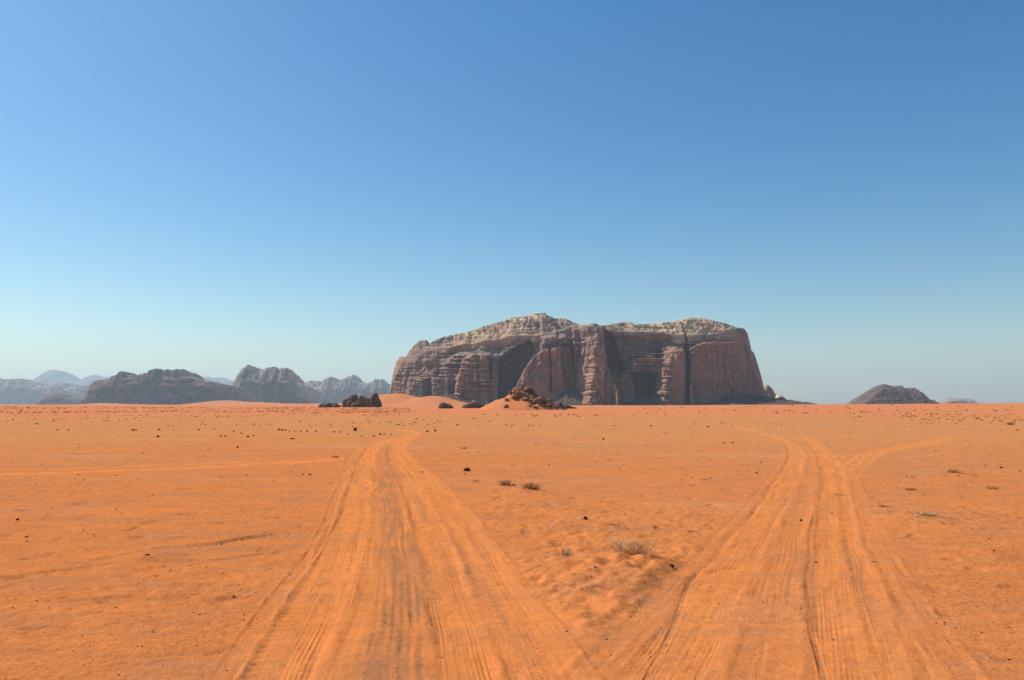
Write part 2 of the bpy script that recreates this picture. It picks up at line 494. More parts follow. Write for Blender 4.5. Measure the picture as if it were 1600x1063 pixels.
def plain_height(x, y, fine=True):
    """-> z, loose, crust, track id of the plain at x, y (arrays)"""
    x = np.asarray(x, float); y = np.asarray(y, float)
    r = np.hypot(x, y)
    az = np.arctan2(x, np.maximum(y, 1e-3) + (y < 0) * 1e6)
    z = 0.10 * fbm2(x * .055, y * .055, 2, 21) * smooth(8, 40, r) + .03 * n2(x * .3, y * .3, 31)
    z = z + 0.5 * n2(x * .008, y * .008, 40) * smooth(80, 400, r)
    # the plain swells very gently to the right
    z = z + (1.9 * smooth(.15, .42, az) + 2.2 * smooth(.35, .7, az) + .6 * smooth(-.2, -.6, az)) * smooth(200, 900, r) * 1.05
    loose = np.zeros_like(x); crust = np.zeros_like(x); tid = np.zeros(x.shape, np.int8)
    near = r < 90
    if not near.any():
        return z, loose, crust, tid
    xn, yn = x[near], y[near]
    zn = np.zeros_like(xn); ln = np.zeros_like(xn); cn = np.zeros_like(xn); tn = np.zeros(xn.shape, np.int8)
    fade = 1 - smooth(45, 90, np.hypot(xn, yn))
    rg = np.zeros_like(xn)
    for mx, my, rad, a in ROUGH:
        rg = rg + a * np.exp(-((xn - mx) ** 2 + (yn - my) ** 2) / rad ** 2)
    wx, wy = xn + .25 * n2(xn * .9, yn * .9, 81), yn + .25 * n2(xn * .9, yn * .9, 82)
    zn += (.011 * fbm2(wx * 1.0, wy * 2.0, 5, 51, .58) + .005 * n2(xn * 8, yn * 12, 61) + .004 * n2(xn * 17, yn * 22, 62)) * fade
    zn += rg * (.05 * np.abs(fbm2(wx * 1.6, wy * 2.4, 3, 71)) + .02 * n2(xn * 6, yn * 7, 72))
    # scattered small pits and prints
    pit = n2(xn * 1.7, yn * 1.7, 91)
    zn -= .03 * smooth(.42, .62, pit) * fade
    mz = np.zeros_like(xn)
    for mx, my, rad, h in MND:
        d2 = ((xn - mx) ** 2 + ((yn - my) * .75) ** 2) / rad ** 2
        mz += h * np.exp(-d2 * 1.6) * (1 + .5 * n2(xn * 3, yn * 3, 77))
    damp = np.ones_like(xn)
    tz = np.zeros_like(xn)
    wob = .05 * n2(xn * .5, yn * .35, 14)
    for q, b in enumerate(BANDS):
        xc = np.interp(yn, b['yy'], b['xx']); sl = np.interp(yn, b['yy'], b['sl'])
        u = (xn - xc) / np.sqrt(1 + sl * sl) + wob
        hw = b['hw'] * (1 + .18 * n2(yn * .35, yn * 0 + q, 120 + q))
        f = (1 - smooth(b['end'] * .93, b['end'], yn)) * (smooth(b['start'], b['start'] + 6, yn) if b['start'] else 1)
        a = np.abs(u) / hw
        inside = (1 - smooth(.75, 1.05, a)) * f
        berm = np.exp(-((a - 1.2) / .22) ** 2) * f * np.clip(.75 + 1.1 * n2(yn * 1.4, u * 3, 130 + q), 0, 2)
        st = n2(u * 22, yn * .5 + q * 7, 140 + q)
        rel = -.45 * b['dep'] * inside + .5 * b['berm'] * berm + .0045 * st * inside
        if b['tr']:
            rel += .48 * b['tr'] * np.clip(.6 + 1.6 * n2(yn * .3, u * 4, 155 + q), 0, 1.6) * np.cos(2 * np.pi * u / b['sp'] + 2 * n2(yn * .6, u * 0 + q, 150 + q)) * inside
        if b['lug']:
            lugm = np.clip(n2(yn * .45, u * 1.2 + q * 3, 160 + q) * 3.0 + .15, 0, 1)
            rel += (1.3 if q == 0 else .7) * b['lug'] * np.cos(2 * np.pi * (yn + .25 * np.abs(u)) / (.16 + .03 * (q % 3))) * inside * lugm
        brk = np.clip(.55 + .9 * n2(yn * .9, u * 2.5 + q, 157 + q) + .5 * n2(yn * 3.1, u * 5, 158 + q), .4, 1.3)
        tz += 1.0 * rel * brk
        dmp = np.clip(inside * .8, 0, 1)
        damp *= 1 - .75 * (1 - smooth(.6, 2.2, a)) * f
        vv = np.clip(.75 + .9 * st + .7 * n2(yn * .25, u * 5, 170 + q), 0, 1.25)
        ln = np.maximum(ln, b['loose'] * np.maximum(inside, .8 * berm * (b['berm'] > .015)) * vv)
        cb = (1 - smooth(.5, 1.35, a + .5 * n2(u * 6, yn * .8, 180 + q))) * f
        cn = np.maximum(cn, b['crust'] * cb * np.clip(.65 + 1.2 * n2(u * 12, yn * .7, 190 + q) + .5 * n2(yn * .9, u * 2, 195 + q), 0, 1.2))
    for q, b in enumerate(FURROWS):
        yc = np.interp(xn, b['xs'], b['ys']); 
        s0 = np.interp(xn, b['xs'], np.gradient(b['ys'], b['xs']))
        u = (yn - yc) / np.sqrt(1 + s0 * s0) + .06 * n2(xn * 1.2, yn * .2, 210 + q)
        f = (1 - smooth(b['xs'][-1] - .8, b['xs'][-1], xn)) * smooth(b['xs'][0] - 40, b['xs'][0] - 20, xn)
        if q >= 2:
            f = f * np.clip(.6 + 1.4 * n2(xn * .8, yn * 0 + q, 220 + q), 0, 1.3)
        if q == 3:
            f = f * smooth(b['xs'][0] - .3, b['xs'][0] + .5, xn)
        a = np.abs(u) / b['hw']
        inside = (1 - smooth(.6, 1.1, a)) * f
        tz += -b['dep'] * inside + .6 * b['dep'] * np.exp(-((u / b['hw'] - 1.3) / .35) ** 2) * f
        ln = np.maximum(ln, b['loose'] * inside)
        cn = np.maximum(cn, b['crust'] * inside)
        tn[(inside > .3) & (q < 2)] = 3
    zn = zn * damp + tz + mz * (.35 + .65 * damp)
    # wide disturbed strips between the outermost wheel paths
    def strip(eL, eR, tidv, end):
        bl = wheel(eL); br = wheel(eR)
        xl = np.interp(yn, bl['yy'], bl['xx']); xr = np.interp(yn, br['yy'], br['xx'])
        m = smooth(0, .25, xn - xl + wob * 3) * smooth(0, .25, xr - xn + wob * 3) * (1 - smooth(end * .9, end, yn))
        return m, (xn - xl) / np.maximum(xr - xl, .3)
    (mL, uL) = strip(L_EDGE_L, L_EDGE_R, 1, 46); (mR, uR) = strip(R_EDGE_L, R_EDGE_R, 2, 42)
    ln = np.maximum(ln, .42 * np.maximum(mL, mR) * np.clip(.8 + n2(np.where(mL > mR, uL, uR) * 15, yn * .3, 230), 0, 1.2) * (1 - np.clip(cn * 1.4, 0, 1)))
    for mm, uu in ((mL, uL), (mR, uR)):
        cn = np.maximum(cn, mm * .6 * smooth(.12, .6, n2(uu * 17, yn * .14, 240) + .5 * n2(uu * 4, yn * .3, 241)))
    ln = np.maximum(ln, .45 * np.clip(rg, 0, 1) * np.clip(.6 + 1.2 * n2(xn * .8, yn * .8, 232), 0, 1))
    tn[mL > .5] = 1
    tn[mR > .5] = 2
    for q in (0, 3):
        b = BANDS[q]
        tn[(np.abs(xn - np.interp(yn, b['yy'], b['xx'])) < .4 * np.sqrt(1 + np.interp(yn, b['yy'], b['sl']) ** 2)) & (yn < b['end']) & (yn > 40)] = 1
    for q in (7, 11):
        b = BANDS[q]
        tn[(np.abs(xn - np.interp(yn, b['yy'], b['xx'])) < .4 * np.sqrt(1 + np.interp(yn, b['yy'], b['sl']) ** 2)) & (yn < b['end']) & (yn > 38)] = 2
    for q in (15, 16):
        b = BANDS[q]
        tn[(np.abs(xn - np.interp(yn, b['yy'], b['xx'])) < .4 * np.sqrt(1 + np.interp(yn, b['yy'], b['sl']) ** 2)) & (yn < b['end']) & (yn > 26)] = 2
    z[near] += zn; loose[near] = ln; crust[near] = cn; tid[near] = tn
    return z, loose, crust, tid


def gz(x, y):
    return float(plain_height(np.array([x]), np.array([y]))[0][0])


def build_ground():
    ang = np.concatenate([np.linspace(-180, -56, 32)[:-1], np.linspace(-56, -40, 60)[:-1], np.linspace(-40, 40, 1060),
                          np.linspace(40, 56, 60)[1:], np.linspace(56, 180, 32)[1:]])
    dep = np.linspace(22.0, 1.1, 440)
    rad = np.concatenate([[0.02, 1.5, 3.0, 4.2], EYE / np.tan(np.radians(dep)), np.geomspace(118, 19500, 90)])
    R, A = np.meshgrid(rad, np.radians(ang), indexing='ij')
    X, Y = R * np.sin(A), R * np.cos(A)
    Z, loose, crust, tid = plain_height(X, Y)
    P = np.stack([X, Y, Z], -1)
    du = np.gradient(P, axis=1); dv = np.gradient(P, axis=0)
    N = np.cross(du, dv); N /= np.linalg.norm(N, axis=-1, keepdims=True) + 1e-12
    N[N[..., 2] < 0] *= -1
    ft = tid[:-1, :-1]
    at_ = {'loose': loose, 'crust': crust}
    g = link('ground', grid_mesh('ground', P, ft == 0, normals=N, attrs=at_), M_SAND)
    tag(g, kind='structure')
    labels = {1: 'wide tyre track of orange sand running from bottom left of centre towards the mesa',
              2: 'wide tyre track of orange sand on the right that forks in the distance',
              3: 'thin straight orange wheel track crossing the plain at far left'}
    for k in (1, 2, 3):
        o = link('sand_track', grid_mesh('sand_track', P, ft == k, normals=N, attrs=at_), M_SAND)
        tag(o, labels[k], kind='structure')


build_ground()

# ------------------------------------------------------------------ rock massifs
def poly_mask(px, py, poly, soft):
    d = np.full(px.shape, 1e9); ins = np.zeros(px.shape, bool)
    n = len(poly)
    for i in range(n):
        (x0, y0), (x1, y1) = poly[i], poly[(i + 1) % n]
        ex, ey = x1 - x0, y1 - y0
        t = np.clip(((px - x0) * ex + (py - y0) * ey) / (ex * ex + ey * ey + 1e-9), 0, 1)
        d = np.minimum(d, np.hypot(px - x0 - t * ex, py - y0 - t * ey))
        if y0 != y1:
            c = ((y0 > py) != (y1 > py)) & (px < (x1 - x0) * (py - y0) / (y1 - y0) + x0)
            ins ^= c
    return smooth(-soft, soft, np.where(ins, d, -d))


def massif(dist, skyline, nc, ns, nt, nb, depth, crest, rim=10, lean=.12, flute=(5, 25), strata=(1.6, 6.0), rough=2.0,
           dome=(6, 30), relief=None, amp=None, pale_rim=0.5, seed=1, jag=.6, base=-4.0, pale_face=0.0, round_p=4.0, end_round=.5, pale_map=None):
    """a solid of rock: front wall, domed top and back, one vertical profile per column"""
    sx = np.array([p[0] for p in skyline], float); sy = np.array([p[1] for p in skyline], float)
    x0, x1 = sx[0], sx[-1]
    px = np.linspace(x0, x1, nc)
    mpp = dist / F                                    # metres in one photograph pixel
    e = np.abs((px - (x0 + x1) / 2) / ((x1 - x0) / 2))
    yF = dist + depth * end_round * (1 - np.sqrt(np.clip(1 - e ** round_p, 0, 1)))
    yR = yF + lean * .85 * np.maximum(dist * ratio(np.interp(px, sx, sy)), 0)
    yC = yR + crest * np.clip((1 - e ** 6), .15, 1)
    X = kx(px) * yF
    pxc = 800 + (px - 800) * yR / yC
    scy = np.interp(pxc, sx, sy) + jag * (1.6 * np.abs(fbm2(px * .11, px * 0 + seed, 3, seed)) - .5) + .35 * jag * n2(px * .9, px * 0, seed + 9)
    zs = np.maximum(EYE + yC * ratio(scy), .5)
    rimy = rim(px) if callable(rim) else np.interp(px, sx, sy) + rim * (1 + .5 * fbm2(px * .08, px * 0, 2, seed + 5))
    zr = np.minimum(EYE + yF * ratio(rimy), zs * .97)
    zr = np.maximum(zr, zs * .35)
    s = np.linspace(0, 1, ns)[:, None]
    Zf = base + (zr[None] - base) * s
    Xf = np.broadcast_to(X, Zf.shape).copy()
    Yf = yF[None] + lean * np.maximum(Zf, 0)
    ppx = np.broadcast_to(px, Zf.shape)
    ppy = 632 - (Zf - EYE) / mpp
    if relief:
        Yf = Yf - relief(ppx, ppy)
    Xf = kx(px)[None] * Yf
    am = amp(ppx, ppy) if amp else 1.0
    fl, fw = flute
    warp = 2.0 * n3(Xf / 60, Yf / 60, Zf / 90, seed + 20)
    fn = fbm3(Xf / fw + warp * .3, Yf / fw * .2, Zf / (fw * 5), 3, seed + 30)
    fade = 1 - smooth(.86, 1.0, s + .06 * n2(px / 9, px * 0, seed + 33)[None])
    Yf = Yf + fade * fl * (np.abs(fn) * 1.7 - .5)
    # beds of unequal hardness
    sa, sb = strata
    zz = Zf / sb + .8 * n3(Xf / 120, Yf / 120, Zf / 60, seed + 40) + .02 * Xf / sb
    bed = n2(zz, Xf / 140 + 3, seed + 50) + .6 * n2(zz * 2.3, Xf / 60, seed + 51)
    bed = np.tanh(bed * 3.0)
    Yf = Yf - fade * sa * am * bed * np.clip(.7 + 1.6 * n3(Xf / 34, Yf / 60, Zf / 18, seed + 52), 0, 2.2)
    jn = np.abs(n3(Xf / (fw * .75) + .3 * warp, Yf / 80, Zf / (fw * 3.2), seed + 61))
    jm = smooth(-.1, .35, n3(Xf / (fw * 2.5), Yf / 90, Zf / (fw * 1.8), seed + 62))
    Yf = Yf + fade * fl * 1.0 * smooth(.055, 0, jn) * jm            # vertical joints
    Yf = Yf - fade * rough * fbm3(Xf / 12, Yf / 12, Zf / 8, 4, seed + 60, .6)
    t = np.linspace(0, 1, nt + 1)[1:, None]
    yr = Yf[-1][None]
    yc = np.maximum(yC[None], yr + .25 * crest)
    Yt = yr + (yc - yr) * t
    da, dw = dome
    Xt = np.broadcast_to(Xf[-1], Yt.shape).copy()
    env = np.sin(np.pi * np.clip(t, 0, 1)) ** .6
    Zt0 = zr[None] + (zs - zr)[None] * (1 - (1 - t) ** 1.7)
    bl = 1 - 2.0 * np.abs(n3(Xt / dw, Yt / dw, Zt0 / dw * 1.5, seed + 70)) - .8 * np.abs(n3(Xt / dw * 2.3, Yt / dw * 2.3, Zt0 / dw * 3, seed + 72)) - .3 * n3(Xt / dw * 5, Yt / dw * 5, Zt0 / dw * 6, seed + 73)
    Zt = Zt0 + da * (bl - .55) * env * np.clip((zs / (zs.max() + 1e-6)), .2, 1)[None]
    sbt = sb * 1.15
    zq = Zt / sbt + .6 * n2(Xt / 90, Yt / 90, seed + 80) + .25 * n2(Xt / 20, Yt / 20, seed + 81)      # stepped beds on the top too
    fq = zq - np.floor(zq)
    Zt = Zt + .8 * sbt * (.5 + .5 * np.tanh(5 * (fq - .5)) / np.tanh(2.5) - fq) * env
    lim = EYE + Yt * ratio(scy)[None]                              # stays under the skyline
    Zt = np.minimum(Zt, lim - (1 - t) * .6 * mpp)
    q = np.linspace(0, 1, nb + 1)[1:, None]
    yB = np.maximum(yC + depth * .6, 2 * (dist + depth * .5) - yF)
    Yb = yc[-1][None] + (yB[None] - yc[-1][None]) * q
    Xb = np.broadcast_to(Xf[-1], Yb.shape)
    Zb = zs[None] * (1 - q ** 3) + da * fbm2(Xb / dw, Yb / dw, 3, seed + 71) * np.sin(np.pi * q) * .5 * np.clip(zs / zs.max(), 0, 1)[None] - zs[None] * .06 * np.sin(np.pi * q) + base * q ** 3
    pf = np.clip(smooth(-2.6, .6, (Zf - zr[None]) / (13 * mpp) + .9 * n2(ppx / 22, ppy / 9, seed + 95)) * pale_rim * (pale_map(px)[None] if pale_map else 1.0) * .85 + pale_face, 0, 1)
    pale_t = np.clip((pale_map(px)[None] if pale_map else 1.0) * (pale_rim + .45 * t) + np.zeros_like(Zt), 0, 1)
    face = np.stack([Xf, Yf, Zf], -1)
    top = np.stack([np.concatenate([Xf[-1:], Xt, Xb]), np.concatenate([Yf[-1:], Yt, Yb]), np.concatenate([Zf[-1:], Zt, Zb])], -1)
    ptop = np.concatenate([pf[-1:], pale_t, np.broadcast_to(pale_t[-1:], Zb.shape)])
    return face, top, pf, ptop


def one_massif(name, mat, label, cat, *a, kind=None, group=None, **k):
    face, top, pf, pt = massif(*a, **k)
    P = np.concatenate([face, top[1:]]); pa = np.concatenate([pf, pt[1:]])
    o = link(name, grid_mesh(name, P, attrs={'pale': pa}), mat)
    return tag(o, label, cat, group, kind)


def blob_mesh(name, seed, nu=40, nv=26, rough=.35, square=.0, strata=.06, flat=.25):
    """a weathered block of rock, radius about one, foot at z = 0"""
    th = np.linspace(0, 2 * np.pi, nu, endpoint=False)[None]
    ph = np.linspace(1e-3, np.pi - 1e-3, nv)[:, None]
    d = np.stack([np.sin(ph) * np.cos(th), np.sin(ph) * np.sin(th), np.cos(ph) + 0 * th], -1)
    m = np.max(np.abs(d), -1, keepdims=True)
    r = (1 - square) + square / m[..., 0]
    s = seed * 7.3
    r = r + rough * fbm3(d[..., 0] * 1.3 + s, d[..., 1] * 1.3, d[..., 2] * 1.3, 4, seed, .55)
    p = d * r[..., None]
    lay = n2(p[..., 2] * 7 + s, p[..., 0] * .4, seed + 4)
    p[..., :2] *= (1 + strata * np.tanh(lay * 4))[..., None]
    crack = n2(th * 2.2 + s + 0 * ph, p[..., 2] * .7, seed + 5)
    p[..., :2] *= (1 - .16 * smooth(.12, .0, np.abs(crack)))[..., None]
    p[..., 2] = np.where(p[..., 2] < -flat, -flat, p[..., 2]) + flat
    return grid_mesh(name, p[::-1], wrap=True)


# --- the big mesa
MESA = [(606, 634), (608, 614), (611, 594), (614, 578), (617, 566), (623, 558), (636, 557), (640, 549), (649, 539), (657, 533), (668, 532), (672, 537),
        (685, 530), (705, 524), (722, 521), (738, 517), (755, 510), (775, 505), (790, 500), (803, 496), (815, 496), (828, 493), (838, 490), (850, 489),
        (858, 493), (866, 498), (875, 497), (885, 499), (895, 504), (905, 508), (922, 507), (928, 505), (932, 508), (945, 509), (958, 506), (970, 504),
        (982, 503), (990, 507), (1010, 507), (1030, 506), (1040, 503), (1055, 503), (1066, 500), (1080, 497), (1097, 497), (1110, 500), (1120, 503),
        (1135, 506), (1147, 510), (1152, 513), (1162, 512), (1168, 519), (1171, 530), (1173, 544), (1180, 549), (1184, 559), (1190, 578), (1193, 592),
        (1195, 612), (1198, 634)]
_rx = [606, 612, 625, 640, 660, 690, 720, 750, 780, 800, 830, 848, 890, 905, 940, 960, 1000, 1050, 1075, 1100, 1140, 1158, 1168, 1175, 1198]
_ry = [634, 600, 568, 562, 549, 541, 537, 534, 528, 524, 524, 521, 513, 512, 512, 518, 518, 521, 522, 523, 519, 522, 527, 552, 634]


def mesa_rim(px):
    r = np.interp(px, _rx, _ry) + 3.0 * fbm2(px * .035, px * 0 + 2, 2, 404)
    return np.maximum(r, np.interp(px, [p[0] for p in MESA], [p[1] for p in MESA]) + 2.5)


MESA_POLYS = [  # outline in photograph pixels, metres it stands out, softness
    ([(640, 590), (655, 583), (668, 590), (672, 640), (632, 640)], 14, 6),
    ([(676, 590), (690, 585), (700, 592), (704, 640), (674, 640)], 12, 4),
    ([(662, 592), (674, 592), (676, 640), (664, 640)], -12, 4),
    ([(722, 562), (740, 553), (762, 556), (766, 600), (767, 640), (704, 640), (712, 602)], 38, 3.5),
    ([(690, 560), (722, 548), (742, 552), (722, 562), (712, 600), (700, 600)], 12, 5),
    ([(768, 574), (774, 568), (778, 600), (779, 640), (767, 640), (766, 604)], 24, 1.6),
    ([(780, 562), (800, 546), (828, 532), (836, 545), (818, 576), (803, 607), (792, 640), (779, 640)], -55, 4),
    ([(700, 545), (735, 533), (790, 524), (800, 540), (780, 552), (740, 548), (705, 556)], -10, 5),
    ([(836, 556), (850, 548), (893, 540), (897, 600), (897, 640), (789, 640), (803, 608), (818, 577)], 20, 2.2),
    ([(842, 552), (852, 526), (884, 524), (893, 532), (893, 552), (850, 556)], 15, 6),
    ([(858, 544), (861, 544), (863, 612), (859, 612)], -12, 1.8),
    ([(846, 519), (870, 518), (872, 536), (848, 540)], 9, 2.5),
    ([(876, 545), (892, 530), (897, 560), (901, 600), (893, 615), (884, 610)], -22, 4),
    ([(896, 513), (944, 511), (946, 532), (944, 640), (896, 640)], 10, 3),
    ([(944, 516), (958, 521), (967, 552), (974, 578), (969, 591), (957, 590), (950, 572), (946, 545)], -42, 2.5),
    ([(951, 560), (962, 577), (986, 586), (992, 602), (995, 640), (964, 640), (962, 610), (952, 590)], 26, 2.0),
    ([(984, 586), (1028, 584), (1022, 602), (1016, 640), (995, 640), (992, 602)], -46, 3),
    ([(962, 526), (1050, 524), (1050, 536), (1000, 541), (965, 540)], -14, 4),
    ([(1072.5, 520), (1075.5, 520), (1075, 640), (1071.5, 640)], -15, 2.2),
    ([(1073, 603), (1082, 601), (1085, 640), (1073, 640)], 24, 1.0),
    ([(1079, 544), (1100, 534), (1158, 530), (1158.5, 640), (1077, 640)], 22, 2.2),
    ([(1085, 607), (1100, 609), (1118, 612), (1125, 640), (1084, 640)], 7, 1.5),
    ([(1120, 600), (1135, 598), (1146, 606), (1148, 640), (1118, 640)], -7, 3),
]


def mesa_relief(px, py):
    px = px + 1.2 * n2(px * .12, py * .12, 500) + .5 * n2(px * .5, py * .5, 501)
    py = py + 1.2 * n2(px * .12, py * .12, 502)
    out = np.zeros(px.shape)
    for poly, h, soft in MESA_POLYS:
        h, soft = h * 1.5, soft * .75
        x0 = min(p[0] for p in poly) - soft * 2; x1 = max(p[0] for p in poly) + soft * 2
        m = (px[0] > x0 - 3) & (px[0] < x1 + 3)
        if m.any():
            out[:, m] += h * poly_mask(px[:, m], py[:, m], poly, soft)
    # the pillar with a lit left flank and a sharp arris
    xl = np.interp(py, [510, 528, 560, 600, 636], [904, 908, 906, 899, 893]); xa = np.interp(py, [510, 528, 570, 605, 636], [916, 925, 928, 924, 920])
    xr = np.interp(py, [528, 570, 595, 612, 636], [944, 949, 955, 966, 968])
    out += 100 * np.clip((px - xl) / (xa - xl), 0, 1) * (1 - smooth(-2, 2, px - xr)) * smooth(506, 513, py) * np.clip(.5 + .5 * (py - 512) / 90, .3, 1)
    # layered buttress further right, also lit along its left flank
    xl = np.interp(py, [548, 580, 600, 636], [1030, 1022, 1017, 1010])
    out += 66 * np.clip((px - xl) / 24, 0, 1) * (1 - smooth(1069, 1073, px)) * smooth(536, 552, py)
    # stepped slope between
    out += 26 * smooth(535, 582, py) * smooth(968, 990, px) * (1 - smooth(1020, 1035, px)) * (1 - smooth(581, 585, py))
    # the right end turns away
    out -= 2.6 * np.maximum(px - 1158, 0) + 12 * smooth(1157.5, 1159.5, px)
    # left shoulder is a leaning dome
    out -= 0.45 * np.maximum(600 - py, 0) * (1 - smooth(690, 760, px))
    # feet spread out a little
    out += 10 * smooth(616, 636, py)
    return out


def mesa_amp(px, py):
    a = np.full(px.shape, .42)
    for poly, k in (([(712, 556), (766, 556), (768, 640), (700, 640)], 2.0), ([(960, 522), (1050, 522), (1050, 584), (968, 584)], 2.9),
                    ([(895, 530), (930, 530), (926, 640), (890, 640)], 2.3), ([(1010, 545), (1048, 545), (1048, 640), (1008, 640)], 2.6),
                    ([(612, 560), (720, 540), (720, 590), (612, 600)], 1.8), ([(1052, 522), (1130, 522), (1115, 552), (1052, 552)], 1.8)):
        a += k * poly_mask(px, py, poly, 6)
    a -= .55 * poly_mask(px, py, [(1085, 552), (1160, 540), (1160, 640), (1080, 640)], 6)
    a -= .5 * poly_mask(px, py, [(805, 560), (890, 545), (895, 640), (795, 640)], 5)
    return np.maximum(a, .12)


mesa = tag(link('sandstone_mesa', None, loc=(float(kx(900)) * 1800, 1800, 0)), 'huge flat-topped sandstone mesa with shaded cliffs and pale sunlit summit', 'mesa')


def to_parent(o, root):
    o.parent = root
    o.matrix_parent_inverse = root.matrix_world.inverted()
    o.matrix_parent_inverse.translation = [-c for c in root.location]


face, top, pf, pt = massif(1800, MESA, 860, 210, 84, 26, 520, 85, rim=mesa_rim, lean=.10, flute=(8, 30), strata=(3.4, 7.5), rough=5.0, dome=(12, 26),
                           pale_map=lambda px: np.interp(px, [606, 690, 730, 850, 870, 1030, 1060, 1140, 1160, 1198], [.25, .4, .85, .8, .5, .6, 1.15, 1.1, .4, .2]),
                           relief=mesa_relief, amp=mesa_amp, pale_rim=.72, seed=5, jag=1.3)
_v = 632 - (face[..., 2] - EYE) / (1800 / F)
_u = 800 + face[..., 0] / face[..., 1] * (F * CP + 100.5 * SP)
rust = np.zeros(_u.shape)
for poly, k in (([(1082, 530), (1158, 528), (1158, 640), (1076, 640)], .9), ([(812, 560), (892, 540), (896, 640), (795, 640)], .7),
                ([(912, 560), (948, 540), (990, 600), (995, 640), (896, 640)], .8), ([(1035, 545), (1072, 540), (1072, 640), (1020, 640)], .6),
                ([(715, 560), (765, 560), (767, 640), (706, 640)], .45), ([(1160, 550), (1192, 560), (1198, 640), (1160, 640)], .4)):
    rust = np.maximum(rust, k * poly_mask(_u, _v, poly, 7))
to_parent(link('cliff', grid_mesh('cliff', face, attrs={'pale': pf, 'rust': rust}), M_CLIFF), mesa)
to_parent(link('summit', grid_mesh('summit', top, attrs={'pale': pt}), M_CLIFF), mesa)


def cone_patch(name, px, dist, half_w, half_d, h, mat, seed, n=60, rough=.08, skew=0.0, sharp=1.3, parent=None, sink=1.0, rw=6.0):
    """a heap of scree or sand: px of its top, metres"""
    cx = float(kx(px)) * dist
    g = np.linspace(-1, 1, n)
    V, U = np.meshgrid(g, g, indexing='ij')
    d = np.hypot(U - skew * (1 - np.abs(U)) * .5, V)
    x, y = cx + U * half_w, dist + V * half_d
    z = h * np.clip(1 - d, 0, 1) ** sharp * (1 + rough * 2 * fbm2(x / rw, y / rw, 4, seed)) + h * rough * fbm2(x / rw * 1.7, y / rw * 1.7, 4, seed + 3) * smooth(1, .7, d)
    z0 = plain_height(x, y)[0]
    z = z0 + z - sink * smooth(.86, 1.02, d) - .05
    o = link(name, grid_mesh(name, np.stack([x, y, z], -1)), mat)
    if parent:
        to_parent(o, parent)
    return o


for i, (px, d, hw, hd, h, sk) in enumerate([(905, 1768, 90, 60, 48, .25), (1000, 1790, 60, 70, 30, -.3), (1060, 1775, 60, 50, 17, 0), (1175, 1835, 165, 90, 25, -.2),
                                            (700, 1775, 95, 70, 26, .1), (770, 1770, 55, 60, 14, 0), (960, 1760, 60, 40, 12, 0), (1130, 1770, 70, 40, 9, 0), (650, 1785, 60, 60, 24, 0)]):
    cone_patch('talus', px, d, hw, hd, h, M_TALUS, 600 + i, 70, .12, sk, 1.15, mesa, 3.0, 14.0)

fb = [blob_mesh('boulder', 1950 + i, 16, 11, .45, .4, .05, .3) for i in range(4)]
for me in fb:
    me.materials.append(M_TALUS)
for i in range(90):                                      # blocks fallen to its foot
    c = int(random.uniform(.12, .98) * (face.shape[1] - 1))
    fx, fy = float(face[6, c, 0]), float(face[:20, c, 1].min())
    off = random.uniform(0, 1) ** 1.6 * 45
    bx_, by_, sz = fx * (fy - off) / float(face[6, c, 1]), fy - off, random.uniform(1.2, 4.6) * (1 - off / 80)
    to_parent(link('boulder', fb[i % 4], None, None, (bx_, by_, gz(bx_, by_) - .3 * sz), (random.uniform(-.3, .3), random.uniform(-.3, .3), random.uniform(0, 6)),
                   (sz * random.uniform(.9, 1.7), sz, sz * random.uniform(.6, 1.0))), mesa)

# --- the smaller peaks behind its right foot
one_massif('rock_peak', M_CLIFF, 'small pointed grey rock peak just behind right foot of the mesa', 'rock peak', 2350,
           [(1176, 634), (1186, 612), (1194, 602), (1201, 601), (1207, 607), (1211, 615), (1214, 623), (1218, 634)], 70, 60, 16, 8, 60, 26, rim=6, lean=.3, flute=(3, 16), rough=2.5, dome=(4, 14), seed=61, pale_rim=.3, jag=.4)
one_massif('rock_peak', M_CLIFF, 'low rounded grey rock knob right of the pointed peak by the mesa', 'rock peak', 2250,
           [(1204, 634), (1210, 624), (1215, 617), (1219, 616), (1224, 620), (1229, 627), (1240, 634)], 60, 50, 16, 8, 60, 26, rim=5, lean=.3, flute=(3, 16), rough=2.5, dome=(4, 14), seed=64, pale_rim=.3, jag=.3)

def bench(steps, seed):
    def f(px, py):
        out = np.zeros(px.shape)
        for y0, dy, m in steps:
            yy = y0 + 3.5 * fbm2(px * .05, px * 0 + y0, 3, seed)
            out -= m * smooth(yy + dy, yy - dy, py)
        return out - 0.0
    return f


# --- massifs along the left horizon
one_massif('rock_massif', M_MASSIF, 'dark brown rock massif with rounded humps on the left horizon', 'rock massif', 4200,
           [(124, 634), (131, 622), (136, 610), (142, 600), (148, 596), (156, 595), (164, 594), (168, 592), (177, 591), (178, 588), (186, 584), (192, 582), (198, 580),
            (205, 583), (214, 586), (222, 587), (228, 584), (238, 583), (239, 580), (246, 577), (256, 576), (262, 578), (265, 580), (270, 577), (277, 579), (284, 577),
            (293, 577), (299, 581), (303, 590), (308, 591), (312, 590), (318, 594), (325, 595), (333, 597), (342, 600), (356, 602), (372, 606), (384, 634)],
           420, 90, 34, 12, 700, 110, rim=9, lean=.2, flute=(60, 80), strata=(7, 14), rough=11, dome=(16, 50), seed=101, pale_rim=.15, jag=1.5, relief=bench([(600, 3, 45), (590, 2.5, 40), (615, 2, 20)], 11), pale_face=.06)
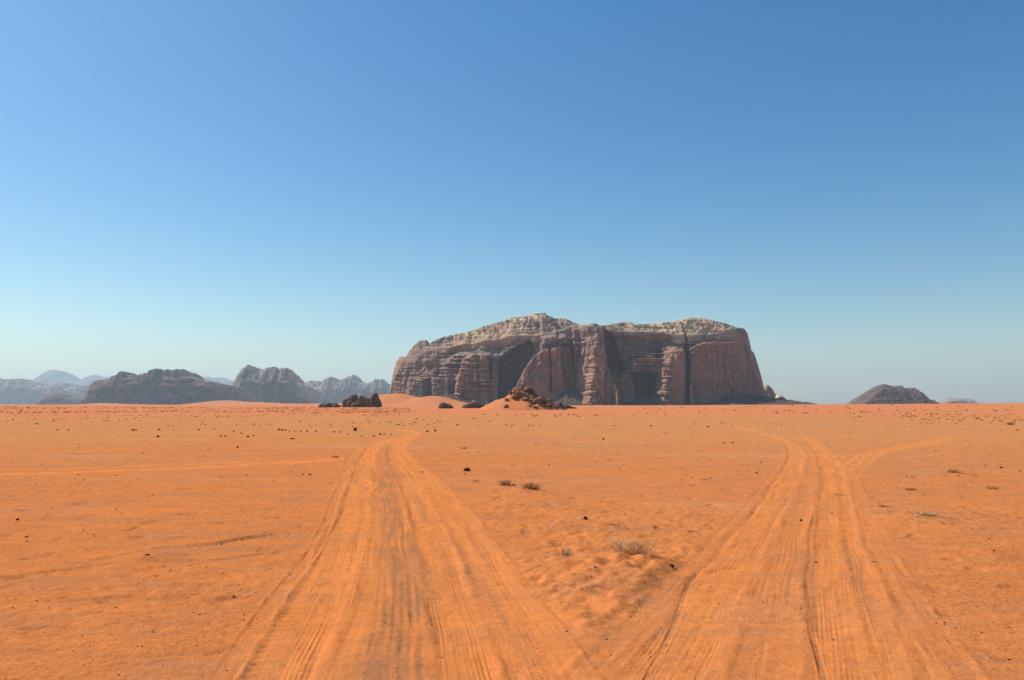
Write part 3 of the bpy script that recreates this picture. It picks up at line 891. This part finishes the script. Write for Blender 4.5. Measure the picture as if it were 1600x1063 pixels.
one_massif('rock_massif', M_PALE, 'grey double-humped rock massif with pale knobbly top on the horizon', 'rock massif', 5000,
           [(330, 634), (342, 608), (352, 604), (362, 600), (368, 592), (374, 582), (378, 575), (384, 571), (392, 570), (402, 574), (412, 578), (420, 574), (430, 573),
            (436, 576), (442, 576), (448, 575), (453, 582), (456, 592), (462, 598), (468, 600), (474, 602), (478, 610), (483, 622), (488, 634)],
           300, 80, 40, 12, 800, 140, rim=20, lean=.2, flute=(64, 90), strata=(7, 15), rough=13, dome=(30, 50), seed=111, pale_rim=.45, jag=1.1, relief=bench([(594, 3, 50), (606, 2, 25)], 12))
one_massif('rock_massif', M_PALE, 'pale hazy row of rock knobs left of the mesa', 'rock massif', 7600,
           [(452, 634), (458, 602), (470, 597), (478, 598), (485, 595), (495, 596), (505, 596), (508, 592), (518, 589), (528, 592), (533, 599), (536, 594), (545, 588),
            (555, 586), (560, 592), (563, 599), (572, 598), (583, 597), (585, 593), (598, 593), (604, 597), (610, 602), (618, 608), (626, 634)],
           300, 70, 36, 12, 1200, 190, rim=13, lean=.25, flute=(85, 120), strata=(9, 22), rough=20, dome=(40, 75), seed=121, pale_rim=.5, jag=1.8, relief=bench([(605, 3, 60), (614, 2, 30)], 13))
one_massif('rock_massif', M_PALE, 'hazy blue-grey rock ridge at the far left edge', 'rock massif', 9000,
           [(-80, 634), (-60, 600), (-30, 588), (-8, 590), (2, 594), (10, 594), (20, 593), (38, 592), (45, 593), (55, 597), (65, 598), (72, 604), (80, 602), (88, 599),
            (98, 598), (106, 599), (112, 604), (120, 604), (130, 603), (140, 601), (156, 606), (170, 634)],
           320, 70, 30, 12, 1400, 220, rim=10, lean=.25, flute=(100, 150), strata=(10, 24), rough=20, dome=(36, 90), seed=131, pale_rim=.35, jag=1.5, relief=bench([(606, 3, 70), (615, 2, 40)], 14))
one_massif('rock_massif', M_MASSIF, 'small low dark rocky hump in front of the hazy left ridge', 'rock massif', 5400,
           [(54, 634), (66, 626), (72, 620), (78, 616), (86, 614), (94, 615), (99, 619), (106, 617), (113, 620), (119, 624), (126, 634)],
           120, 40, 16, 8, 300, 100, rim=5, lean=.3, flute=(14, 50), strata=(4, 14), rough=6, dome=(10, 40), seed=141, pale_rim=.1, jag=.5)
one_massif('mountain', M_FAR, 'tall pale blue mountain far away at the left', None, 16000,
           [(20, 634), (36, 600), (48, 594), (60, 590), (70, 582), (80, 578), (90, 579), (98, 584), (106, 593), (113, 601), (120, 610), (130, 634)],
           120, 40, 20, 10, 2500, 700, rim=8, lean=.6, flute=(60, 300), strata=(5, 40), rough=20, dome=(30, 200), seed=151, pale_rim=.1, jag=.3, kind='structure')
one_massif('mountain', M_FAR, 'pale blue mountain ridge behind the dark massif at left', None, 16400,
           [(100, 634), (112, 612), (119, 602), (128, 592), (140, 587), (148, 586), (158, 590), (170, 589), (180, 589), (200, 600), (225, 634)],
           120, 40, 20, 10, 2500, 700, rim=8, lean=.6, flute=(60, 300), strata=(5, 40), rough=20, dome=(30, 200), seed=161, pale_rim=.1, jag=.3, kind='structure')
one_massif('mountain', M_FAR, 'pale blue peaks showing between the two left massifs', None, 16800,
           [(285, 634), (300, 597), (310, 592), (320, 588), (328, 590), (335, 593), (344, 590), (352, 592), (362, 597), (385, 634)],
           110, 40, 20, 10, 2500, 700, rim=8, lean=.6, flute=(60, 300), strata=(5, 40), rough=20, dome=(30, 200), seed=171, pale_rim=.1, jag=.3, kind='structure')

# --- right horizon
one_massif('rocky_hill', M_SCREE, 'dark grey-brown rocky hill with smooth scree flank on right horizon', None, 2600,
           [(1328, 637), (1340, 630), (1348, 623), (1358, 615), (1366, 607), (1374, 602), (1381, 600), (1388, 603), (1394, 605), (1398, 603), (1407, 603), (1412, 607),
            (1420, 606), (1428, 606), (1432, 609), (1437, 612), (1442, 618), (1445, 623), (1455, 625), (1462, 628), (1468, 631), (1476, 637)],
           300, 90, 30, 10, 200, 70, rim=6, lean=1.2, flute=(5, 40), strata=(1.6, 8), rough=3.5, dome=(4, 24), seed=181, pale_rim=.12, jag=.5, kind='structure', base=-6)
one_massif('mountain', M_PALE, 'faint pale domed mountain beyond the right hill', None, 8000,
           [(1452, 636), (1462, 630), (1472, 625), (1482, 623), (1492, 622), (1505, 622), (1514, 624), (1524, 629), (1534, 636)],
           110, 40, 16, 8, 700, 200, rim=4, lean=.8, flute=(20, 100), strata=(4, 20), rough=8, dome=(10, 60), seed=191, pale_rim=.5, jag=.2, kind='structure')
one_massif('rocky_hill', M_MASSIF, 'low brown hill in front of the faint dome at right', None, 4500,
           [(1470, 637), (1478, 630), (1486, 627), (1494, 626), (1502, 628), (1508, 632), (1514, 637)],
           80, 30, 12, 8, 200, 60, rim=3, lean=.8, flute=(8, 50), strata=(2, 12), rough=5, dome=(5, 30), seed=195, pale_rim=.1, jag=.3, kind='structure')

# ------------------------------------------------------------------ dunes
def dune(label, dist, crest, half_d, seed, n=(60, 160)):
    """sand hill whose crest line runs through the photograph points"""
    sx = [p[0] for p in crest]; sy = [p[1] for p in crest]
    px = np.linspace(sx[0], sx[-1], n[1]); X = kx(px) * dist
    h = np.maximum(EYE + dist * ratio(np.interp(px, sx, sy)), -1.0)
    ker = np.hanning(13); ker /= ker.sum()
    h = np.convolve(np.pad(h, 6, mode='edge'), ker, 'valid')
    v = np.linspace(-1, 1, n[0])[:, None]
    prof = np.where(v < 0, smooth(-1, 0, v) ** 1.1, 1 - smooth(0, 1, v))
    x = np.broadcast_to(X, (n[0], n[1])); y = dist + v * half_d + 0 * x
    z0 = plain_height(x, y)[0]
    z = z0 - 1.2 + (h[None] + 1.2 - z0) * prof + .5 * fbm2(x / 40, y / 60, 4, seed) * prof * (1 - prof) * 3
    o = link('sand_dune', grid_mesh('sand_dune', np.stack([x, y, z], -1)), M_DUNE)
    return tag(o, label, kind='structure')


dune('orange sand dune banked against left foot of the mesa', 1250, [(560, 636), (578, 626), (596, 617), (612, 616), (628, 615), (642, 618), (656, 622), (672, 619), (686, 619), (700, 622), (716, 627), (735, 631), (765, 633), (790, 636)], 380, 701)
dune('low pink sand dune in front of the grey massif', 2900, [(325, 635), (338, 629), (348, 626), (360, 625.5), (372, 628), (386, 629.5), (395, 628), (410, 629), (440, 630.5), (480, 631), (540, 630), (580, 632), (600, 635)], 500, 711)
dune('thin pale sand bank below the dark left massif', 3300, [(140, 635), (152, 630.5), (165, 630), (180, 631), (230, 632.5), (300, 633), (330, 635)], 300, 721)

# ------------------------------------------------------------------ outcrops and the rocky knoll
def outcrop(name, label, cat, dist, blocks, mat, seed, px0=None, kids='boulder'):
    """blocks: (px left, px right, py top, py foot, depth shift m)"""
    px0 = px0 or sum((b[0] + b[1]) / 2 for b in blocks) / len(blocks)
    cx = float(kx(px0)) * dist
    root = tag(link(name, None, loc=(cx, dist, gz(cx, dist))), label, cat)
    for i, (a, b, t, f, dy) in enumerate(blocks):
        d = dist + dy
        x = float(kx((a + b) / 2)) * d
        w = (b - a) / F * d / 2; h = (f - t) / F * d
        me = blob_mesh('boulder', seed + i, 52, 36, .30, .12, .06, .3)
        z = gz(x, d)
        o = link(kids, me, mat, root, (x - cx, d - dist, z - root.location.z - h * .06), (0, 0, random.uniform(0, 6)), (w * 1.08, w * random.uniform(.85, 1.15), h * .74))
    return root


outcrop('rock_outcrop', 'group of tall dark rounded boulders standing on the sand left of the mesa', 'rock outcrop', 560,
        [(576, 594, 614, 636.5, 0), (558, 577, 617, 636.5, 2), (543, 560, 616, 635, 6), (534, 548, 619, 633, 10), (590, 597, 618, 623, 14), (570, 582, 622, 636.5, -1), (550, 562, 628, 636, -2), (584, 596, 630, 637, -3)], M_DARK, 800)
outcrop('rock_outcrop', 'flat low pile of dark rocks just left of the tall dark boulders', 'rock outcrop', 540,
        [(500, 520, 629, 637, 0), (503, 514, 625, 633, 4), (512, 528, 626, 634, 5), (519, 530, 632, 637.5, -3), (522, 532, 627, 632, 9), (498, 506, 633, 637, -2)], M_DARK, 820)
outcrop('rock_outcrop', 'small dark jagged rock jutting from the dune before the mesa', 'rock outcrop', 430,
        [(686, 700, 628, 638.5, 0), (692, 706, 626.5, 634, 4), (700, 708, 629, 634, 3), (685, 694, 633, 638.5, -2)], M_DARK, 840)
outcrop('rock_outcrop', 'low dark rock ledge between the dune and the sandy knoll', 'rock outcrop', 450,
        [(722, 736, 631, 638, 0), (732, 748, 627, 637, 4), (745, 758, 629, 637, 6), (724, 732, 634, 638, -2), (752, 762, 633, 637, 5)], M_DARK, 850)
outcrop('rock_outcrop', 'dark jumbled rocks behind right side of the sandy knoll', 'rock outcrop', 430,
        [(838, 856, 620, 637, 8), (850, 868, 623, 638, 4), (862, 880, 628, 638.5, 0), (874, 892, 632, 639, 0), (832, 846, 617, 634, 12), (884, 900, 635.5, 639, 1)], M_DARK, 860)

KD = 305.0
kxo = float(kx(818)) * KD
knoll = tag(link('rocky_knoll', None, loc=(kxo, KD, gz(kxo, KD))), 'cone-shaped orange sand knoll with dark rocks on top before the mesa', 'knoll')


def knoll_h(x, y):
    U = (x - kxo) / 15.5; V = (y - KD) / 14.0
    d = np.hypot(np.where(U < 0, U * .86, U * 1.05), V)
    h = 8.3 * np.clip(1 - d, 0, 1) ** 1.05 * (1 + .16 * fbm2(x / 5, y / 5, 4, 900))
    right = smooth(-.25, .25, U + .3 * n2(x / 5, y / 5, 903))
    return h + right * .9 * fbm2(x / 2.2, y / 2.2, 4, 905) * smooth(1, .6, d), d


g = np.linspace(-1.2, 1.2, 110)
V, U = np.meshgrid(g, g, indexing='ij')
x, y = kxo + U * 21, KD + V * 17
h, d = knoll_h(x, y)
z = plain_height(x, y)[0] + h - .8 * smooth(.9, 1.1, d)
to_parent(link('sand_slope', grid_mesh('sand_slope', np.stack([x, y, z], -1)), M_DUNE), knoll)
M_KNOLL = rock_material('brown_knoll_rock', (0.22, 0.125, 0.082), (0.42, 0.22, 0.13), 0.9, 0.5)
kb = [blob_mesh('boulder', 930 + i, 26, 18, .42, .35, .05, .3) for i in range(6)]
for me in kb:
    me.materials.append(M_KNOLL)
for i in range(110):
    if i < 30:
        u, v, sz = random.gauss(.0, .15), random.gauss(-.18, .13), random.uniform(.8, 1.6)
    elif i < 80:
        a = random.uniform(0, 1)
        u, v, sz = .08 + a * .80 + random.gauss(0, .06), random.gauss(-.22 - .12 * a, .20), random.uniform(.35, .95)
    else:
        u, v, sz = random.uniform(-.4, .9), random.uniform(-.8, -.2), random.uniform(.4, .95)
    px_, py_ = kxo + u * 17, KD + v * 15
    hh, dd = knoll_h(np.array([px_]), np.array([py_]))
    o = link('boulder', kb[i % 6], None, None, (px_, py_, gz(px_, py_) + float(hh[0]) - .46 * sz), (random.uniform(-.3, .3), random.uniform(-.3, .3), random.uniform(0, 6)),
             (sz * random.uniform(.9, 1.6), sz, sz * random.uniform(.5, .95)))
    to_parent(o, knoll)

# ------------------------------------------------------------------ stones lying on the plain
sb = [blob_mesh('stone', 1000 + i, 14, 10, .95, .6, .0, .3) for i in range(5)]
for me in sb:
    me.polygons.foreach_set('use_smooth', np.zeros(len(me.polygons), bool))
STONE_ME = {}
for key, mt in (('d', M_STONE), ('w', M_WHITE), ('g', M_GREY)):
    lst = []
    for me in sb:
        m2 = me.copy(); m2.materials.append(mt); lst.append(m2)
    STONE_ME[key] = lst


def stone(px, py, wpx, hpx, tone, label, group=None, k=None):
    x, y = at(px, py)
    w = .85 * wpx / F * y; h = .85 * hpx / F * y
    o = link('stone', random.choice(STONE_ME[tone]) if k is None else STONE_ME[tone][k], None, None, (x, y, gz(x, y) - h * .12), (random.uniform(-.15, .15), random.uniform(-.15, .15), random.uniform(0, 6.3)), (w / 2.1, w / 2.1 * random.uniform(.55, .9), h * .62))
    return tag(o, label, 'stone', group)


stone(730, 735, 12, 8, 'd', 'dark brown angular stone lying alone right of the left track', k=1)
stone(660, 737, 4, 3, 'd', 'little dark stone at right edge of the left track')
stone(555, 673, 6, 6, 'd', 'dark upright stone beside far bend of the left track')
stone(668, 674, 4, 3, 'd', 'left one of a dark stone pair right of the far track bend')
stone(680, 673.5, 4, 4, 'd', 'right one of a dark stone pair right of the far track bend')
stone(247, 684.5, 5, 3.5, 'd', 'dark stone below the row of stones at far left')
stone(371, 700.5, 4, 4, 'd', 'single dark stone above the thin orange wheel track')
stone(27, 813.5, 5, 4, 'd', 'dark stone near the left edge below a low twiggy patch')
stone(943, 686.5, 5, 4, 'd', 'dark stone with pale side on the middle plain')
stone(457, 685.5, 8, 3, 'd', 'flat dark slab of stone left of the far track bend')
stone(230, 875.5, 8, 3, 'd', 'flat dark stone beside a furrow at left')
stone(1251, 814.5, 5, 4, 'd', 'small dark stone in the middle of the right track')
stone(1433, 815, 7, 4, 'w', 'bright white stone in front of the olive tuft at right', k=2)
stone(274, 772.5, 5, 3, 'w', 'small white stone on the open sand at left')
stone(863, 824, 6, 3, 'w', 'pale stone half buried between the tracks', k=3)
stone(836, 767.5, 5, 4, 'w', 'white pebble inside the right one of two brown tufts')
stone(814, 767.5, 4, 3, 'w', 'white pebble left of the right brown tuft')
stone(971, 724, 4, 3, 'w', 'tiny white stone on the middle plain')
stone(41, 841, 7, 3, 'g', 'upper pale flat stone near the left edge')
stone(42, 848.5, 6, 2.6, 'g', 'lower pale flat stone near the left edge')
stone(468, 824, 4, 3, 'g', 'pale pebble left of the left track beside a furrow')
stone(1364, 880, 8, 2.5, 'g', 'flat grey stone right of the right track')
stone(1565, 734.5, 5, 3.5, 'd', 'dark stone on the sand at the right edge')
stone(915, 813, 8, 5, 'd', 'dark crumbly stone up-slope of the pale half-buried stone')
stone(1050, 893, 0.1 + 9, 5, 'd', 'dark lump standing in for the shadow tip of the big straw tuft', k=4)  # dark lump put in for the far end of the tuft's cast shadow
stone(803, 758.5, 5, 3.5, 'd', 'dark stone beside the left one of two brown tufts')
far_row = [(90, 672), (107, 672, 4), (208, 673.5, 6), (213, 673, 4), (248, 672.5, 5), (310, 674), (335, 672.5), (345, 682.5), (352, 683), (377, 678.5), (436, 672, 5), (441, 673.5, 6),
           (446, 673, 5), (452, 675), (460, 675), (470, 675.5), (480, 675), (494, 675), (522, 675.5, 4), (531, 675.5), (544, 679), (565, 682, 5), (584, 681.5, 5), (594, 679, 4),
           (600, 679), (611, 680), (473, 742), (484, 742, 5), (223, 709.5), (365, 676), (396, 681), (387, 683, 6)]
ORD = ('first second third fourth fifth sixth seventh eighth ninth tenth eleventh twelfth thirteenth fourteenth fifteenth sixteenth seventeenth eighteenth '
       'nineteenth twentieth twenty-first twenty-second twenty-third twenty-fourth twenty-fifth twenty-sixth twenty-seventh twenty-eighth').split()


def stone_set(pts, where, group, w, h):
    for i, p in enumerate(sorted(pts)):
        stone(p[0], p[1], p[2] if len(p) > 2 else w, h, 'd', f'small dark stone, {ORD[i]} from the left {where}', group)


stone_set([p for p in far_row if p[1] > 700], 'near the thin orange wheel track', 'stones in a row on the far left plain', 3, 2.6)
stone_set([p for p in far_row if p[1] < 700 and p[0] < 420], 'in the far row at the left', 'stones in a row on the far left plain', 3, 2.6)
stone_set([p for p in far_row if p[1] < 700 and p[0] >= 420], 'in the far row beside the left track bend', 'stones in a row on the far left plain', 3, 2.6)
mids = [(238, 773.5), (122, 785), (182, 797), (145, 836), (130, 829), (137, 833), (131, 750), (345, 747), (385, 744), (346, 852, 4), (322, 888), (267, 892), (297, 884), (1132, 693, 5), (1145, 692.5, 4),
        (1182, 740, 4), (1082, 745), (1111, 747), (952, 718), (968, 731), (1057, 772), (858, 725), (800, 726), (976, 805), (1024, 825), (1300, 803, 0.1 + 3),
        (1546, 845, 4), (1583, 861), (1553, 867, 4), (1462, 706), (1040, 676), (1106, 668, 5), (1085, 661), (1017, 667, 4), (1275, 879, 5), (1476, 973, 4), (1303, 998, 4),
        (1577, 1024, 5), (930, 906, 4), (886, 990, 4), (985, 964, 4), (898, 925, 3), (1425, 668), (1590, 672, 4), (1526, 654)]
for where, test in (('on the open sand at the left', lambda p: p[0] < 500), ('near the big straw tuft between the tracks', lambda p: p[1] > 800 and 500 <= p[0] < 1060),
                    ('on the middle plain between the tracks', lambda p: p[1] <= 800 and 500 <= p[0] < 1200), ('on the sand at the right', lambda p: p[0] >= 1200)):
    stone_set([p for p in mids if test(p)], where, 'small stones scattered on the plain', 2.4, 2.2)


def gravel(n, name, label, rmin, rmax, smin, smax, mat, seed, azm=38, grow=0.0):
    """grit nobody could count: one mesh of little eight-sided grains"""
    rg = np.random.default_rng(seed)
    r = np.exp(rg.uniform(np.log(rmin), np.log(rmax), n * 3)); a = np.radians(rg.uniform(-azm, azm, n * 3))
    x, y = r * np.sin(a), r * np.cos(a)
    patch = n2(x * .5, y * .5, seed) + .6 * n2(x * .12, y * .12, seed + 1) + .25
    keep = rg.uniform(-.6, .9, n * 3) < patch
    z, lo, cr, td = plain_height(x, y)
    keep &= (lo < .35) | (rg.uniform(0, 1, n * 3) < .06)
    x, y, z, r = x[keep][:n], y[keep][:n], z[keep][:n], r[keep][:n]
    m = len(x)
    base = np.array([(1, 0, 0), (0, 1, 0), (-1, 0, 0), (0, -1, 0), (0, 0, 1), (0, 0, -1)], float)
    tri = np.array([(0, 1, 4), (1, 2, 4), (2, 3, 4), (3, 0, 4), (1, 0, 5), (2, 1, 5), (3, 2, 5), (0, 3, 5)])
    s = smin * (smax / smin) ** (rg.uniform(0, 1, m) ** 2.2) * (1 + grow * r)
    v = base[None] * (1 + rg.uniform(-.45, .45, (m, 6, 1)))
    c, sn = np.cos(rg.uniform(0, 6.3, m)), np.sin(rg.uniform(0, 6.3, m))
    vx = v[..., 0] * c[:, None] - v[..., 1] * sn[:, None]; vy = v[..., 0] * sn[:, None] + v[..., 1] * c[:, None]
    V = np.stack([x[:, None] + vx * s[:, None], y[:, None] + vy * s[:, None], z[:, None] + (v[..., 2] * .65 + .2) * s[:, None]], -1)
    T = tri[None] + (np.arange(m) * 6)[:, None, None]
    o = link(name, tri_mesh(name, V.reshape(-1, 3), T.reshape(-1, 3)), mat)
    return tag(o, label, kind='stuff')


gravel(9000, 'gravel', 'fine dark grit scattered over the sand', 5.5, 45, .003, .014, M_GRAVEL, 1101)
gravel(1800, 'gravel', 'dark pebbles strewn over the middle of the plain', 25, 170, .008, .036, M_GRAVEL, 1111, grow=.006)

# ------------------------------------------------------------------ dry plants
def tuft_mesh(name, n, w, h, bw, seed, lean=(0, 0), spread=1.0, flat=.3):
    rg = np.random.default_rng(seed)
    V, T = [], []
    for i in range(n):
        a = rg.uniform(0, 2 * np.pi); out = spread * rg.uniform(.15, 1) ** .7
        b = np.array([rg.normal(0, .16 * w), rg.normal(0, .13 * w), -.02])
        L = rg.uniform(.5, 1.0)
        tip = np.array([np.cos(a) * out * w * .5 + lean[0] * L, np.sin(a) * out * w * .45 + lean[1] * L, h * L * (1 - flat * out)])
        mid = b + (tip) * .5 + np.array([0, 0, h * .16]) + rg.normal(0, .04 * w, 3) * (1, 1, .3)
        p = [b, mid, b + tip + rg.normal(0, .04 * w, 3) * (1, 1, .4)]
        sd = np.array([-np.sin(a), np.cos(a), 0]) if rg.random() < .5 else np.array([1.0, 0, 0])
        k = len(V)
        for q, wd in ((0, 1.0), (1, .8), (2, .25)):
            V += [p[q] - sd * bw * wd * .5, p[q] + sd * bw * wd * .5]
        T += [(k, k + 1, k + 3), (k, k + 3, k + 2), (k + 2, k + 3, k + 5), (k + 2, k + 5, k + 4)]
        if rg.random() < .6:                                # a side sprig
            k = len(V); s0 = p[1]; e = s0 + rg.normal(0, .16 * w, 3) * (1, 1, .2) + np.array([0, 0, h * .22])
            V += [s0 - sd * bw * .4, s0 + sd * bw * .4, e]
            T += [(k, k + 1, k + 2)]
    return tri_mesh(name, np.array(V), np.array(T))


def tuft(px, py, wpx, hpx, n, mat, label, seed, twigs=10, lean=(0, 0), bw=.006, group=None):
    x, y = at(px, py)
    w, h = wpx / F * y, hpx / F * y
    bw = max(bw, y * .0005)
    root = tag(link('dry_tuft', None, loc=(x, y, gz(x, y) - .01)), label, 'dry plant', group)
    link('stems', tuft_mesh('stems', n, w, h * 1.15, bw, seed, lean), mat, root)
    if twigs:
        link('twigs', tuft_mesh('twigs', twigs, w * 1.25, h * .28, bw * 1.6, seed + 50, (lean[0] + .12 * w, lean[1] - .1 * w), 1.2, .1), M_TWIG, root)
    return root


tuft(990, 883, 80, 32, 170, M_STRAW, 'large straw-coloured grass tuft on a small sand mound between the tracks', 2001, 40, (-.05, .05), .006)
tuft(883, 882, 30, 20, 45, M_OLIVE, 'small grey-green plant left of the large straw tuft', 2011, 14)
tuft(790, 760, 30, 12, 120, M_BROWN, 'left one of two brown tufts between the tracks', 2021, 22)
tuft(828, 768.5, 34, 12, 130, M_BROWN, 'right one of two brown tufts, with white pebbles', 2031, 26, (.08, 0))
tuft(958, 828, 24, 10, 70, M_BROWN, 'low dark tuft up-slope of the large straw tuft', 2041, 24)
tuft(1440, 809, 44, 8, 110, M_OLIVE, 'flat olive tuft behind the bright white stone', 2051, 50, (.15, 0))
tuft(1487, 745, 32, 8, 80, M_BROWN, 'flat orange-brown tuft far right of the right track', 2061, 20, (.15, 0))
tuft(1424, 770, 24, 7, 50, M_TWIG, 'sparse dark twigs above the olive tuft', 2071, 10)
tuft(1551, 766, 22, 8, 50, M_BROWN, 'faint brown tuft near the right edge', 2081, 8)
tuft(1380, 792, 30, 5, 50, M_TWIG, 'low creeping dark twigs right of the right track', 2091, 20)
tuft(525, 714, 16, 5, 50, M_BROWN, 'small rusty tuft left of the left track', 2101, 8)
tuft(744, 752, 14, 5, 30, M_BROWN, 'tiny brown tuft right of the left track', 2111, 6)
tuft(863, 852, 14, 8, 18, M_TWIG, 'thin dark sprig above the grey-green plant', 2121, 6)
tuft(1578, 665, 12, 6, 50, M_OLIVE, 'small green-brown bush on the far right plain', 2131, 8)
tuft(1101, 750, 14, 5, 40, M_BROWN, 'small rusty tuft left of the right track', 2141, 6)
tuft(725, 702, 12, 4, 30, M_BROWN, 'rusty tuft on the middle plain beyond the lone stone', 2151, 6)
tuft(34, 798, 24, 4, 40, M_TWIG, 'low dark twiggy patch near the left edge', 2161, 20)
tuft(1080, 834, 20, 6, 40, M_TWIG, 'dark twiggy patch left of the right track', 2171, 14)
tuft(1310, 772, 22, 4, 30, M_TWIG, 'thin line of dark twigs beside the right track', 2181, 14)


def scrub(n, seed, bands):
    """far low scrub that reads as dots: one mesh"""
    rg = np.random.default_rng(seed)
    V, T = [], []
    for (p0, p1, y0, y1, cnt, sz) in bands:
        for i in range(cnt):
            px, py = rg.uniform(p0, p1), rg.uniform(y0, y1)
            x, y = at(px, py)
            if n2(np.array([x * .03]), np.array([y * .012]), seed)[0] + .35 < rg.uniform(0, .7):
                continue
            s = sz / F * y * rg.uniform(.4, 1.2)
            z = gz(x, y)
            for b in range(9):
                a = rg.uniform(0, 6.3); k = len(V)
                o = np.array([x, y, z]) + rg.normal(0, .35, 3) * s * (1.3, 1, 0)
                V += [o + np.array([np.cos(a), np.sin(a), 0]) * s * .3, o - np.array([np.cos(a), np.sin(a), 0]) * s * .3,
                      o + np.array([rg.normal(0, .3), rg.normal(0, .3), rg.uniform(.4, .9)]) * s]
                T.append((k, k + 1, k + 2))
    o = link('scrub', tri_mesh('scrub', np.array(V), np.array(T)), M_SCRUB)
    return tag(o, 'low dark scrub dotted in a band across the far plain', kind='stuff')


scrub(0, 1301, [(-40, 640, 637, 645, 1800, 1.5), (-40, 640, 643, 653, 420, 1.7), (560, 1000, 648, 653, 200, 2.2), (1000, 1640, 636, 660, 460, 2.0), (600, 1300, 652, 668, 200, 2.2), (1400, 1640, 640, 664, 160, 2.2), (-40, 600, 652, 668, 160, 2.2)])

# ------------------------------------------------------------------ haze
import bmesh
bm = bmesh.new()
bmesh.ops.create_cube(bm, size=1.0)
hm = bpy.data.meshes.new('haze'); bm.to_mesh(hm); bm.free()
hz = bpy.data.materials.new('desert_haze'); hz.use_nodes = True
hn = hz.node_tree.nodes; hl = hz.node_tree.links
for n in list(hn):
    if n.type == 'BSDF_PRINCIPLED':
        hn.remove(n)
pv = hn.new('ShaderNodeVolumePrincipled')
pv.inputs['Color'].default_value = (0.56, 0.84, 1.0, 1)
pv.inputs['Density'].default_value = 5.4e-5
pv.inputs['Anisotropy'].default_value = 0.25
hl.new(pv.outputs[0], [n for n in hn if n.type == 'OUTPUT_MATERIAL'][0].inputs['Volume'])
ztop = 800.0
tag(link('haze', hm, hz, None, (0, 0, (ztop - 8) / 2), (0, 0, 0), (40000, 40000, ztop + 8)), kind='stuff')
